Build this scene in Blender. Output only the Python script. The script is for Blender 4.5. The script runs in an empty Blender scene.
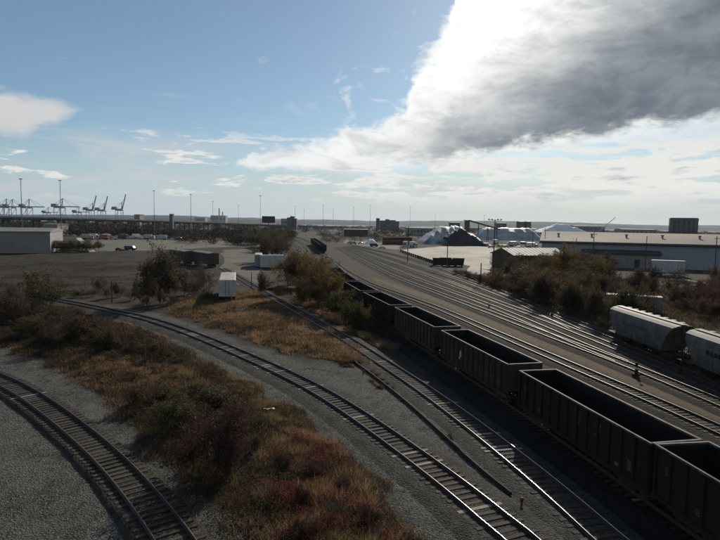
import bpy, bmesh, math, random
import numpy as np
from mathutils import Vector, Matrix

random.seed(7)
rng = np.random.default_rng(7)
SC = bpy.context.scene
COL = SC.collection
R = math.radians

# ------------------------------------------------------------------ camera
CAM_H = 14.5
F = 548.0 / 720.0                     # focal length in picture widths
ROLL = math.atan(0.0165)
PITCH = math.atan((270 - 223.5) * math.cos(ROLL) / 548.0)
cam_d = bpy.data.cameras.new('camera')
cam = bpy.data.objects.new('camera', cam_d)
COL.objects.link(cam)
cam_d.sensor_width = 36.0
cam_d.lens = 36.0 * F
cam_d.clip_start = 0.5
cam_d.clip_end = 40000
cam.location = (0, 0, CAM_H)
cam.rotation_euler = (Matrix.Rotation(R(90) - PITCH, 3, 'X') @ Matrix.Rotation(ROLL, 3, 'Z')).to_euler()
SC.camera = cam

# ------------------------------------------------------------------ light
SUN_AZ, SUN_EL = R(17.5), R(24.5)
EXPO = -0.2
SKY_K = 0.0833
SC.view_settings.view_transform = 'Standard'
SC.view_settings.look = 'None'
SC.view_settings.exposure = EXPO
SC.view_settings.gamma = 1.0
SC.view_settings.use_curve_mapping = False
SC.cycles.use_denoising = True
SC.cycles.max_bounces = 6
SC.cycles.diffuse_bounces = 2
SC.cycles.glossy_bounces = 2
SC.cycles.transmission_bounces = 1
SC.cycles.volume_bounces = 0
SC.cycles.transparent_max_bounces = 4
SC.cycles.sample_clamp_indirect = 4.0
sun_d = bpy.data.lights.new('sun', 'SUN')
sun_d.energy = 5.0
sun_d.angle = R(0.6)
sun_d.color = (1.0, 0.91, 0.78)
sun = bpy.data.objects.new('sun', sun_d)
COL.objects.link(sun)
SUN_DIR = Vector((math.sin(SUN_AZ) * math.cos(SUN_EL), math.cos(SUN_AZ) * math.cos(SUN_EL), math.sin(SUN_EL)))
sun.rotation_euler = SUN_DIR.to_track_quat('Z', 'Y').to_euler()


def ray(px, py):
    """direction through a photograph pixel (720 x 540)"""
    X, Y = px - 360, py - 270
    c, s = math.cos(ROLL), math.sin(ROLL)
    X, Y = c * X + s * Y, -s * X + c * Y
    dx, dz = X / 548.0, -Y / 548.0
    return Vector((dx, math.cos(PITCH) + math.sin(PITCH) * dz, -math.sin(PITCH) + math.cos(PITCH) * dz))


def at(px, py, z=0.0):
    """point of the level plane z that lies under a pixel"""
    r = ray(px, py)
    t = (z - CAM_H) / r.z
    return Vector((r.x * t, r.y * t, z))


def far(px, d, z=0.0):
    """point at forward distance d on the bearing of a pixel column near the horizon"""
    r = ray(px, 223.5 + 0.0165 * (px - 360))
    return Vector((r.x / r.y * d, d, z))


def zat(px, py, d):
    """height seen at pixel row py at forward distance d"""
    r = ray(px, py)
    return CAM_H + r.z / r.y * d


# ------------------------------------------------------------------ node helpers
class NT:
    def __init__(self, nt):
        self.nt = nt

    def n(self, t, **kw):
        nd = self.nt.nodes.new(t)
        for k, v in kw.items():
            setattr(nd, k, v)
        return nd

    def l(self, a, b):
        self.nt.links.new(a, b)

    def put(self, sock, v):
        if hasattr(v, 'links') or isinstance(v, bpy.types.NodeSocket):
            self.l(v, sock)
        else:
            sock.default_value = v

    def m(self, op, a, b=None, c=None, clamp=False):
        nd = self.n('ShaderNodeMath', operation=op, use_clamp=clamp)
        self.put(nd.inputs[0], a)
        if b is not None:
            self.put(nd.inputs[1], b)
        if c is not None:
            self.put(nd.inputs[2], c)
        return nd.outputs[0]

    def ss(self, v, lo, hi):
        nd = self.n('ShaderNodeMapRange', interpolation_type='SMOOTHSTEP')
        self.put(nd.inputs[0], v)
        self.put(nd.inputs[1], lo)
        self.put(nd.inputs[2], hi)
        return nd.outputs[0]

    def mix(self, f, a, b):
        nd = self.n('ShaderNodeMix', data_type='RGBA')
        self.put(nd.inputs[0], f)
        self.put(nd.inputs[6], a)
        self.put(nd.inputs[7], b)
        return nd.outputs[2]

    def noise(self, vec, scale, detail=4, rough=0.55, dist=0.0):
        nd = self.n('ShaderNodeTexNoise')
        nd.inputs['Scale'].default_value = scale
        nd.inputs['Detail'].default_value = detail
        nd.inputs['Roughness'].default_value = rough
        nd.inputs['Distortion'].default_value = dist
        if vec is not None:
            self.l(vec, nd.inputs['Vector'])
        return nd.outputs['Fac']

    def xyz(self, x, y, z):
        nd = self.n('ShaderNodeCombineXYZ')
        for i, v in enumerate((x, y, z)):
            self.put(nd.inputs[i], v)
        return nd.outputs[0]

    def curve(self, v, pts, lo, hi, vlo, vhi):
        """piecewise curve through pts, argument range lo..hi, value range vlo..vhi"""
        a = self.m('DIVIDE', self.m('SUBTRACT', v, lo), hi - lo, clamp=True)
        nd = self.n('ShaderNodeFloatCurve')
        cv = nd.mapping.curves[0]
        P = [((x - lo) / (hi - lo), (y - vlo) / (vhi - vlo)) for x, y in pts]
        P = sorted(P)
        cv.points[0].location = P[0]
        cv.points[1].location = P[-1]
        for q in P[1:-1]:
            cv.points.new(*q)
        for q in cv.points:
            q.handle_type = 'VECTOR'
        nd.mapping.update()
        self.l(a, nd.inputs['Value'])
        return self.m('MULTIPLY_ADD', nd.outputs[0], vhi - vlo, vlo)


# ------------------------------------------------------------------ sky
def rgb(r, g, b):
    return (r, g, b, 1.0)


def azt(px, py):
    r = ray(px, py)
    return math.atan2(r.x, r.y), r.z / math.hypot(r.x, r.y)


world = bpy.data.worlds.new('World')
SC.world = world
world.use_nodes = True
W = NT(world.node_tree)
world.node_tree.nodes.clear()
sky = W.n('ShaderNodeTexSky', sky_type='NISHITA', sun_disc=False)
sky.sun_elevation = SUN_EL
sky.sun_rotation = SUN_AZ
sky.altitude = 20
sky.air_density = 1.0
sky.dust_density = 0.25
sky.ozone_density = 2.5
tc = W.n('ShaderNodeTexCoord')
sep = W.n('ShaderNodeSeparateXYZ')
W.l(tc.outputs['Generated'], sep.inputs[0])
dx, dy, dz = sep.outputs
hyp = W.m('SQRT', W.m('ADD', W.m('MULTIPLY', dx, dx), W.m('MULTIPLY', dy, dy)))
az = W.m('ARCTAN2', dx, dy)
tel = W.m('DIVIDE', dz, W.m('MAXIMUM', hyp, 0.02))
# cloud coordinates: layers seen in perspective (stretched towards the horizon)
den = W.m('ADD', W.m('MAXIMUM', dz, 0.0), 0.10)
cu = W.m('DIVIDE', dx, den)
cv_ = W.m('DIVIDE', dy, den)
cvec = W.xyz(cu, cv_, 0.3)
avec = W.xyz(W.m('MULTIPLY', az, 1.0), W.m('MULTIPLY', tel, 2.2), 0.0)
n_big = W.noise(avec, 9.0, 7, 0.62, 0.3)
n_lump = W.noise(W.xyz(az, W.m('MULTIPLY', tel, 1.5), 4.0), 16.0, 8, 0.58, 0.5)
n_fine = W.noise(avec, 26.0, 5, 0.6)
svec = W.xyz(az, W.m('MULTIPLY', tel, 7.0), 2.0)
n_str = W.noise(svec, 4.0, 6, 0.6, 0.4)
n_str2 = W.noise(W.xyz(az, W.m('MULTIPLY', tel, 5.0), 7.0), 7.5, 7, 0.6, 0.2)
wob = W.m('MULTIPLY', W.m('SUBTRACT', n_big, 0.5), 0.16)
wob2 = W.m('ADD', W.m('MULTIPLY', W.m('SUBTRACT', n_big, 0.5), 0.07), W.m('MULTIPLY', W.m('SUBTRACT', n_lump, 0.5), 0.075))
wob = W.m('ADD', wob, W.m('MULTIPLY', W.m('SUBTRACT', n_fine, 0.5), 0.075))

LO, HI = -1.0, 1.6
up_px = [(236, 165), (252, 156), (300, 148), (330, 136), (345, 124), (372, 118), (404, 106), (414, 68), (438, 40), (452, 8)]
up = [(-1.0, -0.3), (azt(228, 168)[0], azt(228, 190)[1])] + [azt(*q) for q in up_px] + [(azt(470, 0)[0], 0.62), (0.55, 1.2), (1.6, 1.5)]
lo_px = [(236, 164), (290, 167), (367, 172), (400, 171), (447, 162), (480, 158), (520, 154), (563, 147), (600, 142), (647, 134), (720, 125)]
lo = [(-1.0, 0.2)] + [azt(*q) for q in lo_px] + [(0.9, 0.22), (1.6, 0.3)]
t_up = W.curve(az, up, LO, HI, -0.5, 1.6)
t_lo = W.curve(az, lo, LO, HI, -0.5, 1.6)
# the bank: signed depth from its upper and lower outlines
d_up = W.m('ADD', W.m('SUBTRACT', t_up, tel), W.m('MULTIPLY', wob2, W.ss(az, azt(230, 160)[0], azt(430, 60)[0] + 0.15)))
rag = W.ss(az, azt(250, 160)[0], azt(400, 100)[0])
d_up = W.m('ADD', d_up, W.m('ADD', W.m('MULTIPLY', W.m('SUBTRACT', n_lump, 0.5), W.m('MULTIPLY_ADD', rag, 0.09, 0.025)), W.m('MULTIPLY', W.m('SUBTRACT', W.noise(W.xyz(az, W.m('MULTIPLY', tel, 2.0), 9.0), 42.0, 6, 0.62), 0.5), 0.05)))
d_lo = W.m('ADD', W.m('SUBTRACT', tel, t_lo), W.m('MULTIPLY', wob, 0.25))
d_bank = W.m('MINIMUM', d_up, W.m('ADD', W.m('MULTIPLY', d_lo, 1.3), 0.004))
m_bank = W.ss(d_bank, -0.012, W.m('MULTIPLY_ADD', rag, 0.028, 0.006))
m_frag = W.m('MULTIPLY', W.m('MULTIPLY', W.ss(n_lump, 0.56, 0.68), W.ss(d_up, -0.13, -0.02)), W.m('MULTIPLY', W.ss(d_lo, 0.08, 0.14), 0.75))
m_bank = W.m('MAXIMUM', m_bank, m_frag)
# thickness: thin and bright at the outline, grey inside and towards the base
d_in = W.m('ADD', W.m('SUBTRACT', t_up, tel), W.m('MULTIPLY', wob, 1.6))
a0_, t0_ = azt(436, 152)
a1_, t1_ = azt(600, 18)
edge = W.m('MULTIPLY_ADD', W.m('SUBTRACT', tel, t0_), (a1_ - a0_) / (t1_ - t0_), a0_)
thick = W.ss(W.m('ADD', W.m('SUBTRACT', az, edge), W.m('MULTIPLY', wob, 1.1)), -0.19, 0.15)
thick = W.m('MULTIPLY', thick, W.m('MULTIPLY_ADD', W.ss(n_lump, 0.66, 0.36), 0.10, 0.90))
base_fringe = W.ss(W.m('ADD', d_lo, W.m('MULTIPLY', wob, 0.35)), -0.004, 0.03)
thick = W.m('MULTIPLY', thick, base_fringe)
# the cloud at the left edge
lc_u = [(-1.0, azt(0, 70)[1])] + [azt(*q) for q in [(-40, 78), (0, 87), (30, 92), (55, 99), (78, 107)]] + [(azt(100, 118)[0], azt(100, 122)[1]), (1.6, -0.4)]
lc_l = [(-1.0, azt(-10, 146)[1])] + [azt(*q) for q in [(0, 142), (28, 139), (42, 130), (70, 117), (80, 109)]] + [(azt(100, 118)[0], azt(100, 90)[1]), (1.6, 0.6)]
l_up = W.curve(az, lc_u, LO, HI, -0.5, 1.0)
l_lo = W.curve(az, lc_l, LO, HI, -0.5, 1.0)
d_l = W.m('MINIMUM', W.m('SUBTRACT', l_up, tel), W.m('SUBTRACT', tel, l_lo))
m_left = W.ss(W.m('ADD', d_l, W.m('MULTIPLY', wob, 0.35)), -0.004, 0.022)
left_side = W.m('LESS_THAN', az, -0.35)
m_left = W.m('MULTIPLY', m_left, left_side)
# layered streaks low over the horizon and broken puffs
band = W.m('MULTIPLY', W.ss(tel, 0.0, 0.05), W.m('SUBTRACT', 1.0, W.ss(tel, 0.11, 0.17)))
m_str = W.m('MULTIPLY', W.ss(n_str, 0.42, 0.66), band)
band2 = W.m('MULTIPLY', W.ss(tel, 0.02, 0.07), W.m('SUBTRACT', 1.0, W.ss(tel, 0.11, 0.19)))
right_more = W.ss(az, -0.10, 0.25)
m_puff = W.m('MULTIPLY', W.m('MULTIPLY', W.ss(W.m('ADD', n_str2, W.m('MULTIPLY', right_more, 0.13)), 0.555, 0.625), band2), 0.95)
n_sc = W.noise(cvec, 3.2, 6, 0.6, 0.2)
m_sc = W.m('MULTIPLY', W.ss(n_sc, 0.64, 0.76), W.m('MULTIPLY', W.ss(tel, 0.16, 0.26), 0.55))
# direction of the sun, for the forward glow of thin cloud
sd = W.m('ADD', W.m('ADD', W.m('MULTIPLY', dx, SUN_DIR.x), W.m('MULTIPLY', dy, SUN_DIR.y)), W.m('MULTIPLY', dz, SUN_DIR.z))
glow = W.m('POWER', W.m('MAXIMUM', sd, 0.0), 40.0)
glow2 = W.m('POWER', W.m('MAXIMUM', sd, 0.0), 6.0)
G = 1.0 / (SKY_K * 2 ** EXPO)


def scl(c, k):
    return (c[0] * k, c[1] * k, c[2] * k, 1.0)


white = W.mix(glow2, scl((0.74, 0.76, 0.77), G), scl((1.10, 1.09, 1.06), G))
gshade = W.ss(W.m('ADD', W.m('MULTIPLY', W.noise(W.xyz(az, W.m('MULTIPLY', tel, 3.2), 1.0), 5.0, 7, 0.6, 0.3), 0.93), W.m('MULTIPLY', n_lump, 0.07)), 0.34, 0.76)
grey = W.mix(gshade, scl((0.085, 0.118, 0.155), G), scl((0.170, 0.208, 0.250), G))
white = W.mix(W.m('MULTIPLY', W.ss(W.m('ADD', n_lump, W.m('MULTIPLY', W.m('SUBTRACT', n_big, 0.5), 0.6)), 0.44, 0.74), 0.48), white, scl((0.45, 0.49, 0.54), G))
bankc = W.mix(W.m('MULTIPLY', thick, 0.97), white, grey)
# glare of the thin cloud close to the sun
addg = W.n('ShaderNodeMix', data_type='RGBA', blend_type='ADD')
W.put(addg.inputs[0], W.m('MULTIPLY', glow, 0.10))
W.l(bankc, addg.inputs[6])
addg.inputs[7].default_value = scl((1.0, 0.97, 0.9), G * 1.0)
bankc = addg.outputs[2]
# clear sky: Nishita, greyed a little towards the horizon as the moist air does
tint = W.n('ShaderNodeMix', data_type='RGBA', blend_type='MULTIPLY')
tint.inputs[0].default_value = 1.0
W.l(sky.outputs[0], tint.inputs[6])
tint.inputs[7].default_value = rgb(0.90, 1.03, 1.07)
clear = tint.outputs[2]
low = W.mix(right_more, scl((0.47, 0.55, 0.60), G), scl((0.53, 0.56, 0.565), G))
low = W.mix(glow2, low, scl((0.60, 0.61, 0.595), G))
strc = W.mix(W.m('MULTIPLY', n_fine, 0.5), scl((0.62, 0.65, 0.68), G), scl((0.42, 0.46, 0.50), G))
puffc = W.mix(W.ss(n_str2, 0.60, 0.74), scl((0.84, 0.83, 0.79), G), scl((0.42, 0.46, 0.50), G))
leftc = W.mix(W.m('MULTIPLY', W.ss(W.m('SUBTRACT', l_up, tel), 0.03, 0.10), gshade), scl((0.62, 0.63, 0.64), G), scl((0.30, 0.35, 0.42), G))
clear = W.mix(W.m('MAXIMUM', W.m('MULTIPLY', W.ss(tel, 0.175, 0.0), 0.93), 0.10), clear, low)
c = W.mix(W.m('MULTIPLY', m_str, 0.75), clear, strc)
c = W.mix(m_sc, c, scl((0.60, 0.63, 0.66), G))
c = W.mix(m_puff, c, puffc)
c = W.mix(m_left, c, leftc)
c = W.mix(m_bank, c, bankc)
bg = W.n('ShaderNodeBackground')
bg.inputs['Strength'].default_value = SKY_K
W.l(c, bg.inputs['Color'])
wo = W.n('ShaderNodeOutputWorld')
W.l(bg.outputs[0], wo.inputs['Surface'])

# ------------------------------------------------------------------ materials
MATS = {}


def mat(name, col, rough=0.85, metal=0.0, var=0.25, scale=1.5, bump=0.0, bscale=20.0, col2=None, vscale=None, spec=0.3, world_space=False, streak=None):
    """painted / earthy surface: two tones mixed by noise, optional relief"""
    if name in MATS:
        return MATS[name]
    mt = bpy.data.materials.new(name)
    mt.use_nodes = True
    N = NT(mt.node_tree)
    b = mt.node_tree.nodes['Principled BSDF']
    tcn = N.n('ShaderNodeTexCoord')
    vec = tcn.outputs['Object']
    if world_space:
        vec = N.n('ShaderNodeNewGeometry').outputs['Position']
    nz = N.noise(vec, scale, 6, 0.65)
    c2 = col2 or tuple(x * (1 - var) for x in col)
    c1 = tuple(min(1, x * (1 + var * 0.5)) for x in col)
    f_ = N.ss(nz, 0.35, 0.68)
    cl = N.mix(f_, rgb(*c1), rgb(*c2))
    if streak:      # grime and dust washed down the sides
        mp = N.n('ShaderNodeMapping')
        mp.inputs['Scale'].default_value = (1.0, 1.0, 0.12)
        N.l(vec, mp.inputs['Vector'])
        cl = N.mix(N.m('MULTIPLY', N.ss(N.noise(mp.outputs[0], 3.2, 6, 0.7), 0.50, 0.72), 0.75), cl, rgb(*streak))
    N.l(cl, b.inputs['Base Color'])
    b.inputs['Roughness'].default_value = rough
    b.inputs['Metallic'].default_value = metal
    b.inputs['Specular IOR Level'].default_value = spec
    if bump:
        bp = N.n('ShaderNodeBump')
        bp.inputs['Strength'].default_value = bump
        bp.inputs['Distance'].default_value = 0.05
        N.l(N.noise(vec, bscale, 3, 0.6), bp.inputs['Height'])
        N.l(bp.outputs[0], b.inputs['Normal'])
    MATS[name] = mt
    return mt


def leaf_mat(name, cols, rough=0.75, trans=0.25):
    """foliage: every leaf takes its own tone from a short list"""
    mt = bpy.data.materials.new(name)
    mt.use_nodes = True
    N = NT(mt.node_tree)
    b = mt.node_tree.nodes['Principled BSDF']
    g = N.n('ShaderNodeNewGeometry')
    cr = N.n('ShaderNodeValToRGB')
    el = cr.color_ramp.elements
    while len(el) < len(cols):
        el.new(0.5)
    for i, cc in enumerate(cols):
        el[i].position = i / max(1, len(cols) - 1)
        el[i].color = rgb(*cc)
    oi = N.n('ShaderNodeObjectInfo')
    nz = N.noise(g.outputs['Position'], 0.35, 3, 0.6)
    v = N.m('ADD', N.m('MULTIPLY', g.outputs['Random Per Island'], 0.55), N.m('MULTIPLY', N.ss(nz, 0.25, 0.75), 0.45))
    N.l(v, cr.inputs[0])
    N.l(cr.outputs[0], b.inputs['Base Color'])
    b.inputs['Roughness'].default_value = rough
    b.inputs['Specular IOR Level'].default_value = 0.2
    tr = N.n('ShaderNodeBsdfTranslucent')
    N.l(cr.outputs[0], tr.inputs[0])
    mx = N.n('ShaderNodeMixShader')
    mx.inputs[0].default_value = trans
    N.l(b.outputs[0], mx.inputs[1])
    N.l(tr.outputs[0], mx.inputs[2])
    N.l(mx.outputs[0], mt.node_tree.nodes['Material Output'].inputs[0])
    MATS[name] = mt
    return mt


# ------------------------------------------------------------------ mesh helpers
class MB:
    def __init__(self):
        self.v, self.f, self.mi = [], [], []

    def add(self, verts, faces, mi=0):
        o = len(self.v)
        self.v += [tuple(q) for q in verts]
        self.f += [tuple(i + o for i in q) for q in faces]
        self.mi += [mi] * len(faces)
        return self

    def box(self, x0, x1, y0, y1, z0, z1, mi=0):
        return self.add([(x0, y0, z0), (x1, y0, z0), (x1, y1, z0), (x0, y1, z0), (x0, y0, z1), (x1, y0, z1), (x1, y1, z1), (x0, y1, z1)],
                        [(3, 2, 1, 0), (4, 5, 6, 7), (0, 1, 5, 4), (1, 2, 6, 5), (2, 3, 7, 6), (3, 0, 4, 7)], mi)

    def bar(self, a, b, w, h=None, mi=0):
        """square bar from a to b"""
        a, b = Vector(a), Vector(b)
        d = (b - a).normalized()
        s = d.cross(Vector((0, 0, 1)))
        if s.length < 1e-4:
            s = Vector((1, 0, 0))
        s.normalize()
        u = s.cross(d)
        h = h or w
        vs = []
        for q in (a, b):
            for i, j in ((-1, -1), (1, -1), (1, 1), (-1, 1)):
                vs.append(q + s * (i * w / 2) + u * (j * h / 2))
        return self.add(vs, [(3, 2, 1, 0), (4, 5, 6, 7), (0, 1, 5, 4), (1, 2, 6, 5), (2, 3, 7, 6), (3, 0, 4, 7)], mi)

    def cyl(self, a, b, r0, r1=None, n=8, mi=0, caps=True):
        a, b = Vector(a), Vector(b)
        r1 = r0 if r1 is None else r1
        d = (b - a).normalized()
        s = d.cross(Vector((0, 0, 1)))
        if s.length < 1e-4:
            s = Vector((1, 0, 0))
        s.normalize()
        u = s.cross(d)
        vs = []
        for q, r in ((a, r0), (b, r1)):
            for k in range(n):
                t = 2 * math.pi * k / n
                vs.append(q + s * (math.cos(t) * r) + u * (math.sin(t) * r))
        fs = [(k, (k + 1) % n, n + (k + 1) % n, n + k) for k in range(n)]
        if caps:
            fs += [tuple(range(n - 1, -1, -1)), tuple(range(n, 2 * n))]
        return self.add(vs, fs, mi)

    def prism(self, prof, x0, x1, axis='x', mi=0):
        """closed outline extruded along an axis; prof is (a, z) pairs"""
        n = len(prof)
        vs = []
        for x in (x0, x1):
            for a, z in prof:
                vs.append((x, a, z) if axis == 'x' else (a, x, z))
        fs = [(k, (k + 1) % n, n + (k + 1) % n, n + k) for k in range(n)]
        fs += [tuple(range(n - 1, -1, -1)), tuple(range(n, 2 * n))]
        return self.add(vs, fs, mi)

    def mesh(self, name, mats, smooth=False):
        me = bpy.data.meshes.new(name)
        me.from_pydata(self.v, [], self.f)
        for m_ in (mats if isinstance(mats, (list, tuple)) else [mats]):
            me.materials.append(m_)
        if any(self.mi):
            me.polygons.foreach_set('material_index', self.mi)
        bm = bmesh.new()
        bm.from_mesh(me)
        bmesh.ops.recalc_face_normals(bm, faces=bm.faces)
        bm.to_mesh(me)
        bm.free()
        if smooth:
            me.shade_smooth()
        return me

    def build(self, name, mats, parent=None, smooth=False):
        return link(name, self.mesh(name, mats, smooth), parent)


def link(name, data, parent=None):
    o = bpy.data.objects.new(name, data)
    COL.objects.link(o)
    if parent is not None:
        o.parent = parent
    return o


def tag(o, label=None, cat=None, group=None, kind=None):
    for k, v in (('label', label), ('category', cat), ('group', group), ('kind', kind)):
        if v:
            o[k] = v
    return o


def empty(name, loc, rz=0.0, label=None, cat=None, group=None):
    o = bpy.data.objects.new(name, None)
    o.empty_display_size = 0.3
    COL.objects.link(o)
    o.location = loc
    o.rotation_euler = (0, 0, rz)
    return tag(o, label, cat, group)


def copy_tree(o, parent=None):
    q = o.copy()
    COL.objects.link(q)
    q.parent = parent
    for ch in list(o.children):
        copy_tree(ch, q)
    return q


def np_mesh(name, V, Fa, mats, nper=3, smooth=False):
    """mesh straight from arrays, all faces with nper corners"""
    me = bpy.data.meshes.new(name)
    V = np.ascontiguousarray(V, dtype=np.float32)
    Fa = np.ascontiguousarray(Fa, dtype=np.int32)
    me.vertices.add(len(V))
    me.vertices.foreach_set('co', V.ravel())
    me.loops.add(Fa.size)
    me.loops.foreach_set('vertex_index', Fa.ravel())
    me.polygons.add(len(Fa))
    me.polygons.foreach_set('loop_start', np.arange(0, Fa.size, nper, dtype=np.int32))
    me.update(calc_edges=True)
    me.validate()
    for m_ in (mats if isinstance(mats, (list, tuple)) else [mats]):
        me.materials.append(m_)
    if smooth:
        me.shade_smooth()
    return me


_tab = rng.random((256, 256))


def vnoise(x, y, s):
    x = np.asarray(x) / s
    y = np.asarray(y) / s
    xi, yi = np.floor(x).astype(int), np.floor(y).astype(int)
    fx, fy = x - xi, y - yi
    fx, fy = fx * fx * (3 - 2 * fx), fy * fy * (3 - 2 * fy)
    g = lambda i, j: _tab[i % 256, j % 256]
    return (g(xi, yi) * (1 - fx) + g(xi + 1, yi) * fx) * (1 - fy) + (g(xi, yi + 1) * (1 - fx) + g(xi + 1, yi + 1) * fx) * fy


def poly_sd(P, x, y):
    """signed distance to a polygon, positive inside"""
    d = np.full(x.shape, 1e9)
    ins = np.zeros(x.shape, bool)
    n = len(P)
    for i in range(n):
        ax, ay = P[i]
        bx, by = P[(i + 1) % n]
        ex, ey = bx - ax, by - ay
        t = np.clip(((x - ax) * ex + (y - ay) * ey) / (ex * ex + ey * ey + 1e-9), 0, 1)
        d = np.minimum(d, np.hypot(x - ax - t * ex, y - ay - t * ey))
        cnd = ((ay > y) != (by > y))
        with np.errstate(divide='ignore', invalid='ignore'):
            xi = (bx - ax) * (y - ay) / (by - ay) + ax
        ins ^= cnd & (x < xi)
    return np.where(ins, d, -d)


def gpoly(pts):
    return [(at(*q).x, at(*q).y) for q in pts]

# ------------------------------------------------------------------ ground
SCRUB_A = gpoly([(-160, 288), (-60, 294), (0, 298), (60, 307), (100, 318), (150, 333), (190, 355), (230, 376), (262, 396), (300, 416), (340, 452),
                 (380, 494), (415, 545), (445, 600), (280, 600), (240, 540), (205, 506), (180, 474), (150, 442), (112, 402), (60, 368), (0, 347), (-100, 322), (-200, 305)])
SCRUB_B = gpoly([(165, 303), (200, 296), (262, 292), (300, 313), (345, 339), (368, 356), (378, 366), (345, 364), (300, 358), (255, 344), (215, 329), (170, 313)])
SCRUB_C = gpoly([(262, 285), (300, 275), (325, 262), (350, 290), (372, 306), (400, 324), (395, 340), (372, 338), (345, 331), (320, 319), (290, 302), (268, 290)])
SCRUB_D = gpoly([(468, 278), (500, 270), (540, 268), (640, 282), (720, 296), (800, 310), (800, 345), (720, 330), (640, 335), (612, 330), (570, 314), (530, 303), (500, 290)])
SCRUB_E = gpoly([(0, 300), (0, 285), (60, 291), (130, 290), (160, 297), (120, 306), (60, 299)])
FIELD = gpoly([(-200, 260), (0, 253.5), (60, 252), (185, 252), (216, 262), (230, 275), (205, 299), (160, 300), (100, 304), (0, 290), (-160, 284)])
GRAVEL_L = gpoly([(-300, 300), (-100, 318), (0, 342), (60, 364), (112, 400), (150, 440), (180, 472), (205, 504), (240, 540), (290, 620), (-300, 700)])
GRAVEL_M = gpoly([(60, 296), (170, 315), (215, 331), (255, 346), (300, 360), (345, 366), (380, 368), (420, 392), (470, 428), (540, 485), (620, 560), (640, 620), (430, 640),
                  (425, 545), (380, 494), (340, 452), (300, 416), (262, 396), (230, 376), (190, 355), (150, 333), (100, 318)])
YARD = gpoly([(300, 240), (345, 243), (420, 258), (470, 276), (500, 291), (560, 313), (620, 335), (720, 378), (900, 450), (900, 700), (640, 700), (560, 500), (440, 396), (380, 350), (340, 285), (318, 256)])
LANE = gpoly([(372, 277), (400, 286), (440, 298), (500, 322), (560, 346), (620, 371), (720, 413), (850, 470), (850, 486), (720, 423), (620, 381), (560, 355), (500, 331), (440, 304), (400, 290), (372, 279)])
TAN = gpoly([(440, 272), (458, 276), (482, 289), (470, 290), (448, 281)])


def axis_pts(a, b, step, lo, hi, g=1.05):
    fine = list(np.arange(a, b, step))
    s, x = step, b
    while x < hi:
        fine.append(x)
        s *= g
        x += s
    fine.append(hi)
    s, x, low_ = step, a, []
    while x > lo:
        s *= g
        x -= s
        low_.append(max(x, lo))
    return np.array(sorted(set(low_)) + fine)


gxs = axis_pts(-62, 46, 0.6, -14000, 14000)
gys = axis_pts(14, 120, 0.6, -600, 16000, 1.045)
GX, GY = np.meshgrid(gxs, gys)
gx, gy = GX.ravel(), GY.ravel()
MASK = {}
for nm, ps in (('grass', [SCRUB_A, SCRUB_B, SCRUB_C, SCRUB_D, SCRUB_E]), ('gravel', [GRAVEL_L, GRAVEL_M]), ('yard', [YARD]), ('lane', [LANE]), ('field', [FIELD]), ('tan', [TAN])):
    sdv = np.max([poly_sd(q, gx, gy) for q in ps], axis=0)
    MASK[nm] = sdv


def relief(x, y):
    """gentle unevenness of the rough ground, fading out with distance"""
    x = np.asarray(x, float)
    y = np.asarray(y, float)
    sdv = np.max([poly_sd(q, x, y) for q in (SCRUB_A, SCRUB_B)], axis=0)
    k = np.clip((sdv - 1.0) / 3.0, 0, 1)
    r = k * (0.35 * vnoise(x, y, 4.5) + 0.15 * vnoise(x + 50, y, 1.6)) + 0.05 * (vnoise(x, y, 0.9) - 0.5)
    return r * np.clip((130 - y) / 20, 0, 1)


gz = relief(gx, gy)
nx_, ny_ = len(gxs), len(gys)
ii = np.arange((ny_ - 1) * (nx_ - 1))
rr, cc_ = ii // (nx_ - 1), ii % (nx_ - 1)
q0 = rr * nx_ + cc_
GF = np.stack([q0, q0 + 1, q0 + nx_ + 1, q0 + nx_], 1)

gm = bpy.data.materials.new('ground_earth')
gm.use_nodes = True
N = NT(gm.node_tree)
gb = gm.node_tree.nodes['Principled BSDF']
gp = N.n('ShaderNodeNewGeometry').outputs['Position']


def zone(nm, amp=3.0, sc=0.5, w=1.2):
    a_ = N.n('ShaderNodeAttribute', attribute_name=nm)
    nn = N.m('MULTIPLY', N.m('SUBTRACT', N.noise(gp, sc, 5, 0.6), 0.5), amp)
    nf = N.m('MULTIPLY', N.m('SUBTRACT', N.noise(gp, sc * 6, 3, 0.6), 0.5), amp * 0.5)
    return N.ss(N.m('ADD', N.m('ADD', a_.outputs['Fac'], nn), nf), -w * 0.4, w)


n_huge = N.noise(gp, 0.012, 4, 0.6)
n_mid = N.noise(gp, 0.12, 5, 0.6)
n_sm = N.noise(gp, 1.6, 5, 0.65)
vor = N.n('ShaderNodeTexVoronoi')
vor.inputs['Scale'].default_value = 11.0
N.l(gp, vor.inputs['Vector'])
stone = N.m('ADD', N.m('MULTIPLY', vor.outputs['Distance'], 1.0), N.m('MULTIPLY', N.noise(gp, 22.0, 3, 0.7), 0.6))
sepc = N.n('ShaderNodeSeparateColor')
N.l(vor.outputs['Color'], sepc.inputs[0])
srand = sepc.outputs[0]
earth = N.mix(N.ss(n_huge, 0.35, 0.65), rgb(0.032, 0.026, 0.018), rgb(0.062, 0.050, 0.036))
earth = N.mix(N.m('MULTIPLY', N.ss(n_mid, 0.5, 0.7), 0.6), earth, rgb(0.06, 0.05, 0.03))
field_c = N.mix(N.ss(n_mid, 0.40, 0.60), rgb(0.052, 0.042, 0.029), rgb(0.020, 0.017, 0.011))
field_c = N.mix(N.m('MULTIPLY', N.ss(N.noise(gp, 0.5, 6, 0.7), 0.45, 0.65), 0.6), field_c, rgb(0.030, 0.024, 0.014))
grass_c = N.mix(N.ss(n_mid, 0.4, 0.62), rgb(0.085, 0.055, 0.030), rgb(0.026, 0.022, 0.013))
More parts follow.
